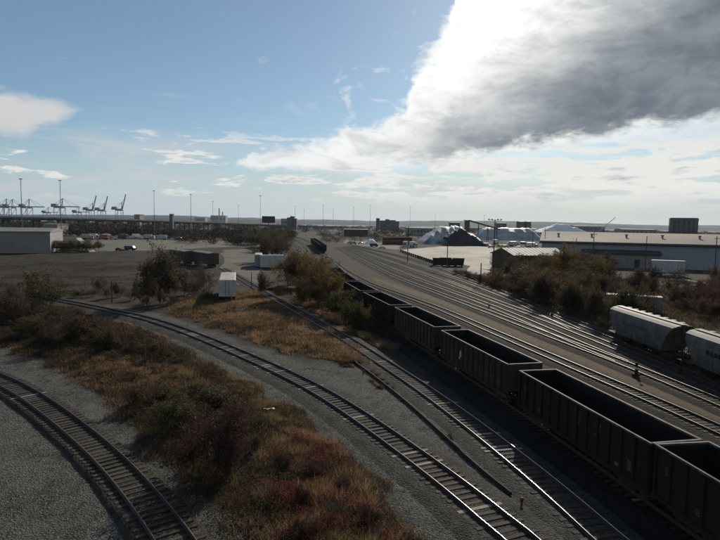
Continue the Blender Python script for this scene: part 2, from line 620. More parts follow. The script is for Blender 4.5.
grass_c = N.mix(N.m('MULTIPLY', N.ss(n_sm, 0.45, 0.7), 0.5), grass_c, rgb(0.03, 0.024, 0.016))
grav_c = N.mix(srand, rgb(0.045, 0.043, 0.037), rgb(0.170, 0.163, 0.142))
grav_c = N.mix(N.m('MULTIPLY', N.ss(N.noise(gp, 0.35, 6, 0.7, 0.6), 0.50, 0.64), 0.75), grav_c, rgb(0.028, 0.024, 0.019))
grav_c = N.mix(N.m('MULTIPLY', N.ss(N.noise(gp, 0.21, 5, 0.6), 0.53, 0.68), 0.6), grav_c, rgb(0.16, 0.148, 0.12))
grav_c = N.mix(N.m('MULTIPLY', N.ss(n_mid, 0.42, 0.68), 0.5), grav_c, rgb(0.040, 0.037, 0.031))
grav_c = N.mix(N.m('MULTIPLY', N.ss(n_sm, 0.55, 0.75), 0.45), grav_c, rgb(0.045, 0.04, 0.032))
yard_c = N.mix(srand, rgb(0.026, 0.021, 0.0155), rgb(0.084, 0.068, 0.047))
yard_c = N.mix(N.m('MULTIPLY', N.ss(N.noise(gp, 0.28, 6, 0.7, 0.5), 0.50, 0.64), 0.6), yard_c, rgb(0.022, 0.019, 0.016))
yard_c = N.mix(N.m('MULTIPLY', N.ss(n_mid, 0.48, 0.66), 0.5), yard_c, rgb(0.075, 0.067, 0.033))
lane_c = N.mix(N.ss(n_sm, 0.35, 0.7), rgb(0.190, 0.130, 0.092), rgb(0.130, 0.090, 0.064))
lane_c = N.mix(N.m('MULTIPLY', N.ss(n_mid, 0.5, 0.62), 0.5), lane_c, rgb(0.11, 0.105, 0.055))
tan_c = N.mix(N.ss(n_sm, 0.35, 0.7), rgb(0.32, 0.22, 0.14), rgb(0.19, 0.125, 0.078))
gc = N.mix(zone('field', 6, 0.2), earth, field_c)
gc = N.mix(zone('yard', 3, 0.4), gc, yard_c)
gc = N.mix(zone('gravel'), gc, grav_c)
gc = N.mix(zone('grass', 4.0, 0.35), gc, grass_c)
lsd = N.n('ShaderNodeAttribute', attribute_name='lane').outputs['Fac']
vg = N.m('MULTIPLY', N.ss(N.m('ADD', lsd, N.m('MULTIPLY', N.m('SUBTRACT', N.noise(gp, 0.9, 6, 0.7), 0.5), 3.0)), -2.4, -0.2), N.ss(N.noise(gp, 2.2, 5, 0.7), 0.36, 0.62))
gc = N.mix(N.m('MULTIPLY', vg, 0.8), gc, rgb(0.088, 0.078, 0.030))
gc = N.mix(N.m('MULTIPLY', zone('lane', 1.6, 0.5, 0.8), 0.85), gc, lane_c)
gc = N.mix(zone('tan', 2, 0.5), gc, tan_c)
N.l(gc, gb.inputs['Base Color'])
gb.inputs['Roughness'].default_value = 0.95
gb.inputs['Specular IOR Level'].default_value = 0.15
bp = N.n('ShaderNodeBump')
bp.inputs['Strength'].default_value = 1.0
bp.inputs['Distance'].default_value = 0.11
N.l(stone, bp.inputs['Height'])
N.l(bp.outputs[0], gb.inputs['Normal'])
gme = np_mesh('ground', np.stack([gx, gy, gz], 1), GF, gm, 4, True)
for nm, sdv in MASK.items():
    a_ = gme.attributes.new(nm, 'FLOAT', 'POINT')
    a_.data.foreach_set('value', np.clip(sdv, -30, 30).astype(np.float32))
tag(link('ground', gme), 'rough earth, gravel and dry grass of the rail yard', kind='structure')

M_LOT = mat('pale_concrete', (0.33, 0.29, 0.235), 0.9, var=0.35, scale=0.05, world_space=True)
M_LOT2 = mat('worn_gravel_lot', (0.105, 0.089, 0.067), 0.95, var=0.5, scale=0.09, world_space=True)


def sheet(name, pts, m_, z, label):
    """a level sheet laid on the ground, its edge roughened"""
    P = [at(*q) for q in pts]
    out = []
    for i in range(len(P)):
        a, b = P[i], P[(i + 1) % len(P)]
        k = 6
        for j in range(k):
            q = a.lerp(b, j / k)
            s = (b - a).length * 0.012
            out.append((q.x + random.uniform(-s, s), q.y + random.uniform(-s, s), z))
    mb = MB()
    mb.add(out, [tuple(range(len(out)))])
    o = mb.build(name, m_)
    return tag(o, label, kind='structure')


sheet('concrete_lot', [(62, 246), (100, 239.5), (180, 239.5), (240, 241.5), (268, 245), (262, 247.5), (228, 247), (180, 249.5), (120, 251.5), (96, 251)], M_LOT2, 0.05, 'pale concrete lot beyond the dark field')
sheet('gravel_lot', [(222, 250), (246, 249), (272, 254), (262, 266), (262, 287), (240, 285), (222, 268)], mat('trodden_gravel', (0.075, 0.064, 0.049), 0.95, var=0.4, scale=0.08, world_space=True), 0.05, 'pale gravel lot round the white trailers')
sheet('concrete_lot', [(402, 250), (440, 246.5), (470, 246), (520, 249), (536, 262), (524, 270), (490, 270.5), (462, 264.5), (440, 262.5), (415, 255)], M_LOT, 0.05, 'broad beige lot before the covered salt heaps')
sheet('gravel_lot', [(470, 266), (490, 271), (486, 277), (466, 273)], M_LOT, 0.08, 'beige patch of sand at the lot edge')
sheet('concrete_lot', [(640, 284), (720, 285), (800, 290), (800, 312), (720, 300), (690, 294), (650, 290)], M_LOT2, 0.05, 'grey paved strip between the thicket and the long warehouse')
sheet('gravel_lot', [(340, 240), (380, 241), (400, 246), (398, 250), (372, 247), (345, 243.5)], M_LOT2, 0.05, 'pale work yard beside the far tracks')

# hills on the horizon and the river in front of them
M_HILL = mat('wooded_hill', (0.020, 0.028, 0.030), 1.0, var=0.4, scale=0.01, world_space=True)


def ridge(name, d, h0, h1, seed, depth, xlo, xhi, label):
    n = 160
    V, Fs = [], []
    for i in range(n + 1):
        x = xlo + (xhi - xlo) * i / n
        hgt = h0 + (h1 - h0) * float(0.6 * vnoise(x + seed * 991, 0.5, d * 0.16) + 0.25 * vnoise(x + seed * 77, 9.5, d * 0.04) + 0.15 * vnoise(x, 4.5, d * 0.008))
        V += [(x, d, -1), (x, d + depth * 0.4, hgt * 0.85), (x, d + depth, hgt), (x, d + depth * 2.2, -1)]
    for i in range(n):
        for j in range(3):
            a = i * 4 + j
            Fs.append((a, a + 4, a + 5, a + 1))
    mb = MB()
    mb.add(V, Fs)
    return tag(mb.build(name, M_HILL), label, kind='structure')


ridge('hills', 5200, 22, 48, 1, 500, -5200, 5200, 'low wooded ridge along the horizon')
ridge('hills', 7600, 50, 100, 2, 800, -7000, 7000, 'farther blue ridge behind the first')
M_WATER = mat('river_water', (0.03, 0.04, 0.045), 0.08, var=0.1, scale=0.01, bump=0.08, bscale=0.4, spec=0.5)
w_ = MB()
w_.add([(-3400, 2500, 0.2), (300, 2900, 0.2), (2600, 2700, 0.2), (2600, 3500, 0.2), (200, 3900, 0.2), (-3400, 3900, 0.2)], [(0, 1, 2, 3, 4, 5)])
tag(w_.build('river_water', M_WATER), 'thin bright strip of river below the hills', kind='structure')

# ------------------------------------------------------------------ railway tracks
M_RAIL = mat('rusty_rail_side', (0.055, 0.036, 0.028), 0.7, 0.2, scale=3)
M_HEAD = mat('polished_rail_head', (0.36, 0.335, 0.30), 0.16, 1.0, var=0.15, scale=2)
M_HEAD2 = mat('dull_rail_head', (0.10, 0.085, 0.08), 0.42, 0.8, var=0.3, scale=1.0)
M_HEAD3 = mat('worn_rail_head', (0.115, 0.105, 0.092), 0.42, 0.8, var=0.5, scale=0.3, world_space=True)
M_TIES = [mat('dark_tie', (0.036, 0.028, 0.021), 0.9, scale=4, bump=0.5, bscale=15),
          mat('brown_tie', (0.062, 0.047, 0.034), 0.9, scale=4, bump=0.5, bscale=15),
          mat('bleached_tie', (0.25, 0.215, 0.175), 0.85, scale=4, bump=0.4, bscale=15)]


def stone_mat(name, c1, c2, c3):
    mt = bpy.data.materials.new(name)
    mt.use_nodes = True
    K = NT(mt.node_tree)
    b = mt.node_tree.nodes['Principled BSDF']
    ps = K.n('ShaderNodeNewGeometry').outputs['Position']
    vo = K.n('ShaderNodeTexVoronoi')
    vo.inputs['Scale'].default_value = 12.0
    K.l(ps, vo.inputs['Vector'])
    sc = K.n('ShaderNodeSeparateColor')
    K.l(vo.outputs['Color'], sc.inputs[0])
    cl = K.mix(sc.outputs[0], rgb(*c1), rgb(*c2))
    cl = K.mix(K.m('MULTIPLY', K.ss(K.noise(ps, 0.7, 5, 0.6), 0.42, 0.68), 0.6), cl, rgb(*c3))
    K.l(cl, b.inputs['Base Color'])
    b.inputs['Roughness'].default_value = 0.95
    b.inputs['Specular IOR Level'].default_value = 0.15
    bq = K.n('ShaderNodeBump')
    bq.inputs['Strength'].default_value = 0.9
    bq.inputs['Distance'].default_value = 0.11
    K.l(K.m('ADD', vo.outputs['Distance'], K.m('MULTIPLY', K.noise(ps, 20, 3, 0.7), 0.5)), bq.inputs['Height'])
    K.l(bq.outputs[0], b.inputs['Normal'])
    return mt


M_BAL_GREY = stone_mat('grey_ballast', (0.028, 0.027, 0.023), (0.105, 0.100, 0.086), (0.028, 0.025, 0.021))
M_BAL_DARK = stone_mat('oily_ballast', (0.022, 0.020, 0.017), (0.075, 0.068, 0.056), (0.020, 0.017, 0.014))
M_BAL_SHADE = stone_mat('shade_darkened_ballast', (0.010, 0.009, 0.0085), (0.034, 0.030, 0.026), (0.012, 0.010, 0.009))  # train's shadow deepened in the colour of these stones
M_BAL_YARD = stone_mat('brown_ballast', (0.020, 0.0175, 0.0145), (0.068, 0.059, 0.046), (0.026, 0.022, 0.017))

RAIL_TOP = 0.42


def spline(P, step):
    """resampled Catmull-Rom curve through ground points"""
    P = [Vector((q.x, q.y)) for q in P]
    P = [P[0] * 2 - P[1]] + P + [P[-1] * 2 - P[-2]]
    out = []
    for i in range(1, len(P) - 2):
        a, b, c_, d = P[i - 1], P[i], P[i + 1], P[i + 2]
        n = max(4, int((c_ - b).length / 0.5))
        # centripetal-like tangents
        l0, l1, l2 = (b - a).length, (c_ - b).length, (d - c_).length
        m1 = ((b - a) / l0 * l1 + (c_ - b) / l1 * l0) / (l0 + l1) * l1
        m2 = ((c_ - b) / l1 * l2 + (d - c_) / l2 * l1) / (l1 + l2) * l1
        for k in range(n):
            t = k / n
            t2, t3 = t * t, t * t * t
            out.append(b * (2 * t3 - 3 * t2 + 1) + m1 * (t3 - 2 * t2 + t) + c_ * (-2 * t3 + 3 * t2) + m2 * (t3 - t2))
    out.append(P[-2])
    A = np.array([(q.x, q.y) for q in out])
    s = np.concatenate([[0], np.cumsum(np.hypot(*(A[1:] - A[:-1]).T))])
    # light smoothing
    S = np.arange(0, s[-1], step)
    X, Y = np.interp(S, s, A[:, 0]), np.interp(S, s, A[:, 1])
    w = int(6 / step)
    if len(S) > 4 * w:
        k = np.ones(2 * w + 1) / (2 * w + 1)
        for arr in (X, Y):
            sm = np.convolve(arr, k, 'same')
            arr[w:-w] = sm[w:-w]
    return S, X, Y


class Path:
    def __init__(self, P, step=0.55):
        self.S, self.X, self.Y = spline(P, step)
        self.L = self.S[-1]
        self.tx, self.ty = np.gradient(self.X), np.gradient(self.Y)
        n = np.hypot(self.tx, self.ty)
        self.tx, self.ty = self.tx / n, self.ty / n

    def pos(self, s):
        return Vector((float(np.interp(s, self.S, self.X)), float(np.interp(s, self.S, self.Y)), 0))

    def ang(self, s):
        return math.atan2(float(np.interp(s, self.S, self.ty)), float(np.interp(s, self.S, self.tx)))

    def near(self, p):
        return float(self.S[np.argmin((self.X - p.x) ** 2 + (self.Y - p.y) ** 2)])


RAILPROF = [(-0.07, 0.0), (0.07, 0.0), (0.07, 0.02), (0.02, 0.05), (0.02, 0.12), (0.037, 0.13), (0.037, 0.158), (0.025, 0.17), (-0.025, 0.17), (-0.037, 0.158), (-0.037, 0.13), (-0.02, 0.12), (-0.02, 0.05), (-0.07, 0.02)]
TIE_DATA = []
_t = MB()
_t.box(-0.115, 0.115, -1.3, 1.3, -0.13, 0.03)
for m_ in M_TIES:
    TIE_DATA.append(_t.mesh('tie', m_))
track_no = 0


def sweep(path, idx, prof, z0, off, closed=True):
    X, Y, tx, ty = path.X[idx], path.Y[idx], path.tx[idx], path.ty[idx]
    n, k = len(X), len(prof)
    V = np.zeros((n, k, 3))
    for j, (a, z) in enumerate(prof):
        o_ = a + off
        V[:, j, 0] = X + ty * o_
        V[:, j, 1] = Y - tx * o_
        V[:, j, 2] = z0 + z
    Fs = []
    kk = k if closed else k - 1
    i_, j_ = np.meshgrid(np.arange(n - 1), np.arange(kk), indexing='ij')
    a = i_ * k + j_
    b = i_ * k + (j_ + 1) % k
    Fs = np.stack([a, b, b + k, a + k], -1).reshape(-1, 4)
    return V.reshape(-1, 3), Fs


def track(pts, label, head, ballast, tie_near=70.0, pale=0.06, half=1.75, slope=1.3, zoff=None, group=None, gap=0.55, tie_far=170.0):
    """one railway track: ballast bed, two rails and its ties"""
    global track_no
    path = pts if isinstance(pts, Path) else Path([at(q[0], q[1], RAIL_TOP - 0.1) for q in pts])
    zb = 0.006 * track_no
    track_no += 1
    o = empty('railway_track', path.pos(0), 0, label, 'railway track', group)
    loc = o.location.copy()
    n = len(path.S)
    idx = np.unique(np.concatenate([np.arange(0, n, 3), [n - 1]]))
    dist = np.hypot(path.X, path.Y)
    # ballast
    V, Fs = sweep(path, idx, [(-half - slope, -0.25), (-half, 0.19), (-1.0, 0.212), (-0.6, 0.195), (0.6, 0.195), (1.0, 0.212), (half, 0.19), (half + slope, -0.25)], zb, 0, False)
    jit = (vnoise(V[:, 0], V[:, 1], 0.8) - 0.5) * 0.05
    V[:, 2] += jit
    V -= np.array(loc)
    b_ = link('ballast', np_mesh('ballast', V, Fs, ballast, 4, True), o)
    for sgn in (-1, 1):
        V, Fs = sweep(path, idx, RAILPROF, 0.225 + zb, sgn * 0.7525)
        V -= np.array(loc)
        me = np_mesh('rail', V, Fs, [M_RAIL, head], 4)
        mi = np.tile(np.array([0, 0, 0, 0, 0, 0, 1, 1, 1, 0, 0, 0, 0, 0]), len(idx) - 1).astype(np.int32)
        me.polygons.foreach_set('material_index', mi)
        link('rail', me, o)
    # ties: each one near the camera its own part, the far ones joined
    cnt, farv = 0, []
    for i in range(0, n):
        d = dist[i]
        if path.Y[i] < 8:
            continue
        a = math.atan2(path.ty[i], path.tx[i]) + random.uniform(-0.015, 0.015)
        r = random.random()
        k = 2 if r < pale else (1 if r < 0.5 else 0)
        if d < tie_near and cnt < 290:
            t = link('tie', TIE_DATA[k], o)
            t.location = (path.X[i] - loc.x, path.Y[i] - loc.y, 0.203 + zb + random.uniform(-0.02, 0.012))
            t.rotation_euler = (0, 0, a)
            t.scale = (random.uniform(0.9, 1.1), random.uniform(0.97, 1.03), 1)
            cnt += 1
        elif d < tie_far:
            farv.append((path.X[i] - loc.x, path.Y[i] - loc.y, 0.2 + zb, a))
    if farv:
        mb = MB()
        for x, y, z, a in farv:
            ca, sa = math.cos(a), math.sin(a)
            q = [(-0.11, -1.3), (0.11, -1.3), (0.11, 1.3), (-0.11, 1.3)]
            vs = [(x + ca * u - sa * v, y + sa * u + ca * v, z + w) for w in (-0.1, 0.03) for u, v in q]
            mb.add(vs, [(4, 5, 6, 7), (0, 1, 5, 4), (1, 2, 6, 5), (2, 3, 7, 6), (3, 0, 4, 7)], 0)
        tag(mb.build('ties', M_TIES[1], o), kind='stuff')
    return path


RIM_Z = 3.85
L_T = track([(-120, 345), (-40, 364), (0, 378.5), (18, 387), (36, 398.5), (53, 410.5), (70, 423.5), (85, 436), (109, 457), (127, 475.5), (139, 490), (152.5, 508), (168, 528), (178, 541), (205, 585), (235, 650)],
            'dull curved track crossing the pale gravel at the lower left corner', M_HEAD2, M_BAL_DARK, 75, 0.02, half=1.4, slope=0.6)
M_T = track([(-120, 280), (-40, 287), (0, 292), (65, 301), (100, 308), (140, 316.5), (180, 329), (220, 344.5), (255, 359.5), (300, 380), (345, 405.5), (398, 443), (456, 485), (506, 526), (560, 575), (600, 615)],
            'long curved track sweeping from the left field to the bottom centre, between scrub and grass', M_HEAD, M_BAL_GREY, 95, 0.13, half=1.9)
R_T = track([(222, 268), (245, 281), (263, 292), (290, 306.5), (315, 320.5), (340, 335), (365, 350.5), (390, 366.5), (415, 382.5), (440, 400), (480, 430), (509, 452), (541, 479.5), (573, 505), (607, 535), (660, 585), (700, 625)],
            'straight track with bright rails running beside the coal train on its shaded side', M_HEAD, M_BAL_GREY, 85, 0.05, half=1.6)
# the train's own track lies under the cars: half a car width beside the near top edge of the cars
rim = [(318, 256), (324, 262), (334, 274), (350, 285), (367, 294), (393, 306.5), (445, 332.5), (518, 370), (653, 445), (675, 457), (720, 482.5), (790, 524)]
rp = [at(x, y, RIM_Z) for x, y in rim]
tp = []
for i, q in enumerate(rp):
    a, b = rp[max(0, i - 1)], rp[min(len(rp) - 1, i + 1)]
    d = (b - a).normalized()
    nrm = Vector((d.y, -d.x, 0))
    if nrm.x < 0:
        nrm = -nrm
    tp.append(q + nrm * 1.52)
T_PATH = Path(tp)
T_T = track(T_PATH, 'track under the long string of coal cars', M_HEAD2, M_BAL_SHADE, 40, 0.02, half=2.7)  # wide bed, coloured near black to deepen the train's shadow
U_T = track([(329, 257), (338, 265), (353, 275), (378, 287), (400, 294.5), (440, 309), (480, 326), (520, 343.5), (560, 360.5), (600, 378), (660, 403), (720, 430), (790, 462)],
            'bright track just beyond the coal train, below the pinkish dirt lane', M_HEAD3, M_BAL_YARD, 60, 0.02, 1.5, 0.8)
V_T = track([(338, 247), (348, 253), (370, 265), (400, 279), (440, 294), (500, 316.5), (560, 339.5), (620, 362), (670, 382), (720, 403), (790, 432)],
            'shiny yard track next above the pinkish dirt lane', M_HEAD3, M_BAL_YARD, 60, 0.02, 1.5, 0.8)
V2_T = track([(342, 247), (354, 252), (375, 262), (405, 275), (450, 291), (500, 310), (545, 329), (585, 346.5), (625, 363)],
             'yard track that merges into the shiny track above the dirt lane', M_HEAD3, M_BAL_YARD, 45, 0.02, 1.4, 0.6)
W_T = track([(346, 246.5), (358, 251), (380, 259.5), (410, 270), (450, 284.5), (500, 303), (560, 325.5), (620, 349.5), (720, 391), (790, 420)],
            'yard track passing in front of the grey covered hopper cars', M_HEAD3, M_BAL_YARD, 60, 0.02, 1.5, 0.7)
W2_T = track([(350, 246), (364, 250), (390, 258), (420, 267.5), (460, 280), (505, 297), (540, 312.5), (575, 329.5)],
             'yard track that joins the one in front of the covered hoppers', M_HEAD3, M_BAL_YARD, 45, 0.02, 1.4, 0.6)
X_T = track([(354, 245.5), (372, 249.5), (400, 256), (450, 271), (490, 287), (530, 304), (567, 318.5), (617, 338), (720, 381), (800, 416)],
            'outermost yard track, under the grey covered hoppers by the thicket', M_HEAD2, M_BAL_YARD, 60, 0.02, 1.5, 0.7)
S1_T = track([(250, 235.5), (272, 237), (286, 239.5), (294, 243), (299, 247.5), (304, 253), (312, 262), (320, 272)],
             'far curved track nearest the left bushes, before the dark cars', M_HEAD3, M_BAL_YARD, 45, 0.02, 1.5, 0.8, tie_far=0)
S2_T = track([(258, 234.8), (280, 236.4), (293, 239), (301, 242.5), (307, 247.5), (312, 253), (322, 264)],
             'far curved track between the dark cars and the outer bend', M_HEAD3, M_BAL_YARD, 45, 0.02, 1.5, 0.8, tie_far=0)
S3_T = track([(266, 234), (288, 236), (300, 238.3), (309, 241.8), (316, 246.5), (322, 252), (332, 262)],
             'far curved track carrying the dark cars seen end on', M_HEAD3, M_BAL_YARD, 45, 0.02, 1.5, 0.8, tie_far=0)

# ------------------------------------------------------------------ rolling stock
M_COAL = mat('weathered_black_steel', (0.017, 0.0155, 0.0145), 0.9, 0.0, var=0.5, scale=0.9, col2=(0.027, 0.020, 0.016), bump=0.15, bscale=6, streak=(0.034, 0.028, 0.023), spec=0.15)
M_COALB = mat('weathered_brown_steel', (0.042, 0.035, 0.029), 0.9, 0.0, spec=0.15, var=0.5, scale=0.8, col2=(0.030, 0.025, 0.021), bump=0.15, bscale=6, streak=(0.085, 0.070, 0.055))
M_RIM = mat('worn_bare_rim', (0.085, 0.076, 0.066), 0.75, 0.0, var=0.8, scale=1.2)
M_INS = mat('coal_dusted_inside', (0.010, 0.0095, 0.009), 0.9, var=0.4, scale=2)
M_UNDER = mat('grimy_running_gear', (0.03, 0.027, 0.024), 0.85, 0.1, scale=3)
M_WHEEL = mat('wheel_steel', (0.09, 0.07, 0.06), 0.5, 0.6, scale=4)
M_ORANGE = mat('faded_orange_lettering', (0.10, 0.043, 0.022), 0.85, var=0.6, scale=3, col2=(0.03, 0.022, 0.018))
M_YELLOW = mat('yellow_stencil', (0.16, 0.10, 0.025), 0.8, var=0.5, scale=4)
M_WMARK = mat('white_stencil', (0.50, 0.47, 0.43), 0.8, var=0.5, scale=4)


M_DIM = mat('dim_stencil_paint', (0.10, 0.095, 0.088), 0.85, var=0.6, scale=5)


def wheelset(y0=0.72):
    mb = MB()
    mb.cyl((0, -0.95, 0.46), (0, 0.95, 0.46), 0.08, n=8)
    for s in (-1, 1):
        mb.cyl((0, s * 0.69, 0.46), (0, s * 0.83, 0.46), 0.46, n=16)
        mb.cyl((0, s * 0.66, 0.46), (0, s * 0.69, 0.46), 0.49, n=16)
    return mb.mesh('wheelset', M_WHEEL)


ME_WS = wheelset()
mb = MB()
for s in (-1, 1):
    y = s * 1.0
    mb.prism([(-1.25, 0.36), (-1.25, 0.62), (-0.55, 0.86), (0.55, 0.86), (1.25, 0.62), (1.25, 0.36), (0.95, 0.40), (0.45, 0.24), (-0.45, 0.24), (-0.95, 0.40)], y - 0.09, y + 0.09, 'y')
mb.box(-0.22, 0.22, -0.95, 0.95, 0.50, 0.86)
ME_FRAME = mb.mesh('side_frame', M_UNDER)
mb = MB()
mb.box(-0.02, 0.62, -0.09, 0.09, 0.72, 0.92)
mb.box(0.55, 0.86, -0.15, 0.15, 0.67, 0.97)
ME_COUP = mb.mesh('coupler', M_UNDER)


def running_gear(root, xt, xe):
    for s in (-1, 1):
        t = link('truck', ME_FRAME, root)
        t.location = (s * xt, 0, 0)
        for d in (-0.88, 0.88):
            w = link('wheelset', ME_WS, t)
            w.location = (d, 0, 0)
        c_ = link('coupler', ME_COUP, root)
        c_.location = (s * xe, 0, 0)
        c_.rotation_euler = (0, 0, 0 if s > 0 else math.pi)


def ladder_mesh(h, w=0.42, m_=None):
    mb = MB()
    for s in (-1, 1):
        mb.box(s * w / 2 - 0.02, s * w / 2 + 0.02, -0.03, 0.01, 0, h)
    for i in range(int(h / 0.38)):
        z = 0.2 + i * 0.38
        mb.box(-w / 2, w / 2, -0.025, 0.005, z - 0.015, z + 0.015)
    return mb.mesh('ladder', m_ or M_UNDER)


HL, HW = 13.7, 3.05
BODY_Z0, BODY_Z1 = 0.95, RIM_Z - RAIL_TOP


def make_coal_car(body_m):
    root = empty('coal_hopper_car', (0, 0, 0))
    hl, hw = HL / 2, HW / 2
    z0, z1 = BODY_Z0, BODY_Z1
    th = 0.07
    for s in (-1, 1):
        mb = MB()
        y0, y1 = sorted((s * (hw - 0.12), s * (hw - 0.12 - th)))
        mb.box(-hl + 0.05, hl - 0.05, y0, y1, z0, z1 - 0.1)
        mb.build('side_wall', [body_m], root)
        mb = MB()
        x0, x1 = sorted((s * (hl - 0.05), s * (hl - 0.05 - th)))
        mb.box(x0, x1, -hw + 0.2, hw - 0.2, 1.25, z1 - 0.1)
        for k in (1.75, 2.4):
            mb.box(min(x0, x1) - 0.06, max(x0, x1) + 0.06, -hw + 0.2, hw - 0.2, k, k + 0.14)
        mb.build('end_wall', [body_m], root)
        mb = MB()
        mb.box(-hl, hl, min(s * hw, s * (hw - 0.17)), max(s * hw, s * (hw - 0.17)), z0 - 0.22, z0)
        mb.build('side_sill', [body_m], root)
    rm = MB()
    for s in (-1, 1):
        rm.box(-hl, hl, min(s * hw, s * (hw - 0.15)), max(s * hw, s * (hw - 0.11)), z1 - 0.1, z1)
        rm.box(min(s * hl, s * (hl - 0.14)), max(s * hl, s * (hl - 0.14)), -hw + 0.15, hw - 0.15, z1 - 0.103, z1 - 0.003)
    rm.build('top_rim', [M_RIM], root)
    # inside: sloped sheets and the floor of the hoppers
    fl = MB()
    w = hw - 0.2
    xs_ = [-hl + 0.12, -hl + 1.6, -2.3, 0, 2.3, hl - 1.6, hl - 0.12]
    zs_ = [2.35, 1.15, 1.0, 1.75, 1.0, 1.15, 2.35]
    for i in range(6):
        fl.add([(xs_[i], -w, zs_[i]), (xs_[i + 1], -w, zs_[i + 1]), (xs_[i + 1], w, zs_[i + 1]), (xs_[i], w, zs_[i])], [(0, 1, 2, 3)])
    fl.build('hopper_floor', [M_INS], root)
    ln = MB()
    for s in (-1, 1):
        ln.box(-hl + 0.13, hl - 0.13, min(s * w, s * (w - 0.02)) , max(s * w, s * (w - 0.02)), 1.0, z1 - 0.12)
        ln.box(min(s * (hl - 0.13), s * (hl - 0.15)), max(s * (hl - 0.13), s * (hl - 0.15)), -w + 0.03, w - 0.03, 1.5, z1 - 0.12)
    ln.build('inner_lining', [M_INS], root)
    # bottom hopper bays
    for x in (-2.3, 2.3):
        mb = MB()
        mb.add([(x - 1.7, -1.2, 0.95), (x + 1.7, -1.2, 0.95), (x + 1.7, 1.2, 0.95), (x - 1.7, 1.2, 0.95), (x - 0.5, -0.9, 0.25), (x + 0.5, -0.9, 0.25), (x + 0.5, 0.9, 0.25), (x - 0.5, 0.9, 0.25)],
               [(0, 1, 5, 4), (1, 2, 6, 5), (2, 3, 7, 6), (3, 0, 4, 7), (4, 5, 6, 7)])
        mb.build('discharge_chute', [M_UNDER], root)
    mb = MB()
    mb.box(-hl - 0.25, hl + 0.25, -0.22, 0.22, 0.66, 0.93)
    for s in (-1, 1):
        mb.box(min(s * hl, s * (hl + 0.22)), max(s * hl, s * (hl + 0.22)), -hw + 0.15, hw - 0.15, 0.74, 0.9)
    mb.build('underframe', [M_UNDER], root)
    rb = MB()
    rb.prism([(-0.07, z0), (0.07, z0), (0.07, z1 - 0.1), (-0.07, z1 - 0.1)], 0, 0.12, 'y')
    rme = rb.mesh('rib', [body_m])
    for s in (-1, 1):
        for k in range(14):
            r_ = link('rib', rme, root)
            r_.location = (-hl + 0.14 + k * (HL - 0.28) / 13, s * (hw - 0.12) if s > 0 else -hw, 0)
    lm = ladder_mesh(2.3)
    for sx in (-1, 1):
        l_ = link('ladder', lm, root)
        l_.location = (sx * (hl - 0.45), -sx * (hw + 0.02), 1.0)
        l_.rotation_euler = (0, 0, 0 if sx > 0 else math.pi)
    running_gear(root, hl - 2.0, hl)
    # small stencilled data panels
    for s in (-1, 1):
        y = s * (hw - 0.12)
        for x, z, n_ in ((-hl + 0.75, 2.5, 4), (hl - 1.75, 1.75, 5), (-hl + 2.8, 1.5, 3)):
            mb = MB()
            for k in range(n_):
                wl = random.uniform(0.25, 0.55)
                mb.box(x, x + wl, min(y, y + s * 0.006), max(y, y + s * 0.006), z - k * 0.11, z - k * 0.11 + 0.06)
            mb.build('stencil', M_DIM, root)
    return root


def mark(root, x, z, w, h, m_, side=1, seed=0, name='lettering', cells=None):
    """a patch of stencilled paint, on the side facing the camera; uneven blocks like worn letters"""
    rn = random.Random(seed)
    mb = MB()
    y = side * (HW / 2 - 0.12 + 0.006)
    for (cx_, cz_, cw, ch) in (cells or [(0, 0, 1, 1)]):
        x0, x1 = x + (cx_ - cw / 2) * w, x + (cx_ + cw / 2) * w
        z0_, z1_ = z + (cz_ - ch / 2) * h, z + (cz_ + ch / 2) * h
        mb.box(x0, x1, min(y, y + side * 0.006), max(y, y + side * 0.006), z0_, z1_)
    return mb.build(name, m_, root)


# which side of a car (+y or -y) faces the camera depends on the sense of the path; path runs from far to near
proto_a = make_coal_car(M_COAL)
proto_b = make_coal_car(M_COALB)
M_COALC = mat('rust_stained_black_steel', (0.030, 0.026, 0.024), 0.85, 0.0, var=0.5, scale=0.5, col2=(0.060, 0.036, 0.024), bump=0.15, bscale=6, streak=(0.016, 0.014, 0.013))
proto_c = make_coal_car(M_COALC)
s_ref = T_PATH.near((at(664, 451, RIM_Z) + Vector((1.5, 0.3, 0))))   # gap between the two nearest cars
PITCH_L = 15.5
coal_labels = ['dark coal hopper car cut off by the lower right corner of the picture',
               'black coal hopper car with faded orange lettering on its ribbed side',
               'brown black ribbed coal hopper car with a white chalked patch on its side',
               'coal hopper car third from the orange lettered car towards the bushes, fully in view',
               'coal hopper car half hidden by the olive bushes, beside the bend',
               'coal hopper car behind the bushes on the bend, only its top rim showing',
               'far coal hopper car near the head of the bend behind the bushes',
               'last coal hopper car at the far end of the string']
coal_labels[3] = 'coal hopper car coupled behind the one with the white chalked patch'
cars = []
n_cars = 8
used = {}
for i in range(n_cars):
    s = s_ref + PITCH_L * (0.5 - i)
    if s < 6:
        break
    pr_ = proto_b if i in (2, 5) else proto_c if i in (3, 6) else proto_a
    if pr_ not in used:
        used[pr_] = 1
        o = pr_
    else:
        o = copy_tree(pr_)
    o.location = T_PATH.pos(s) + Vector((0, 0, RAIL_TOP + 0.006 * 3))
    a, b = T_PATH.pos(s - 4.8), T_PATH.pos(s + 4.8)
    o.rotation_euler = (0, 0, math.atan2(b.y - a.y, b.x - a.x))
    tag(o, coal_labels[i], 'rail car', 'coal hopper cars in the long train')
    cars.append(o)
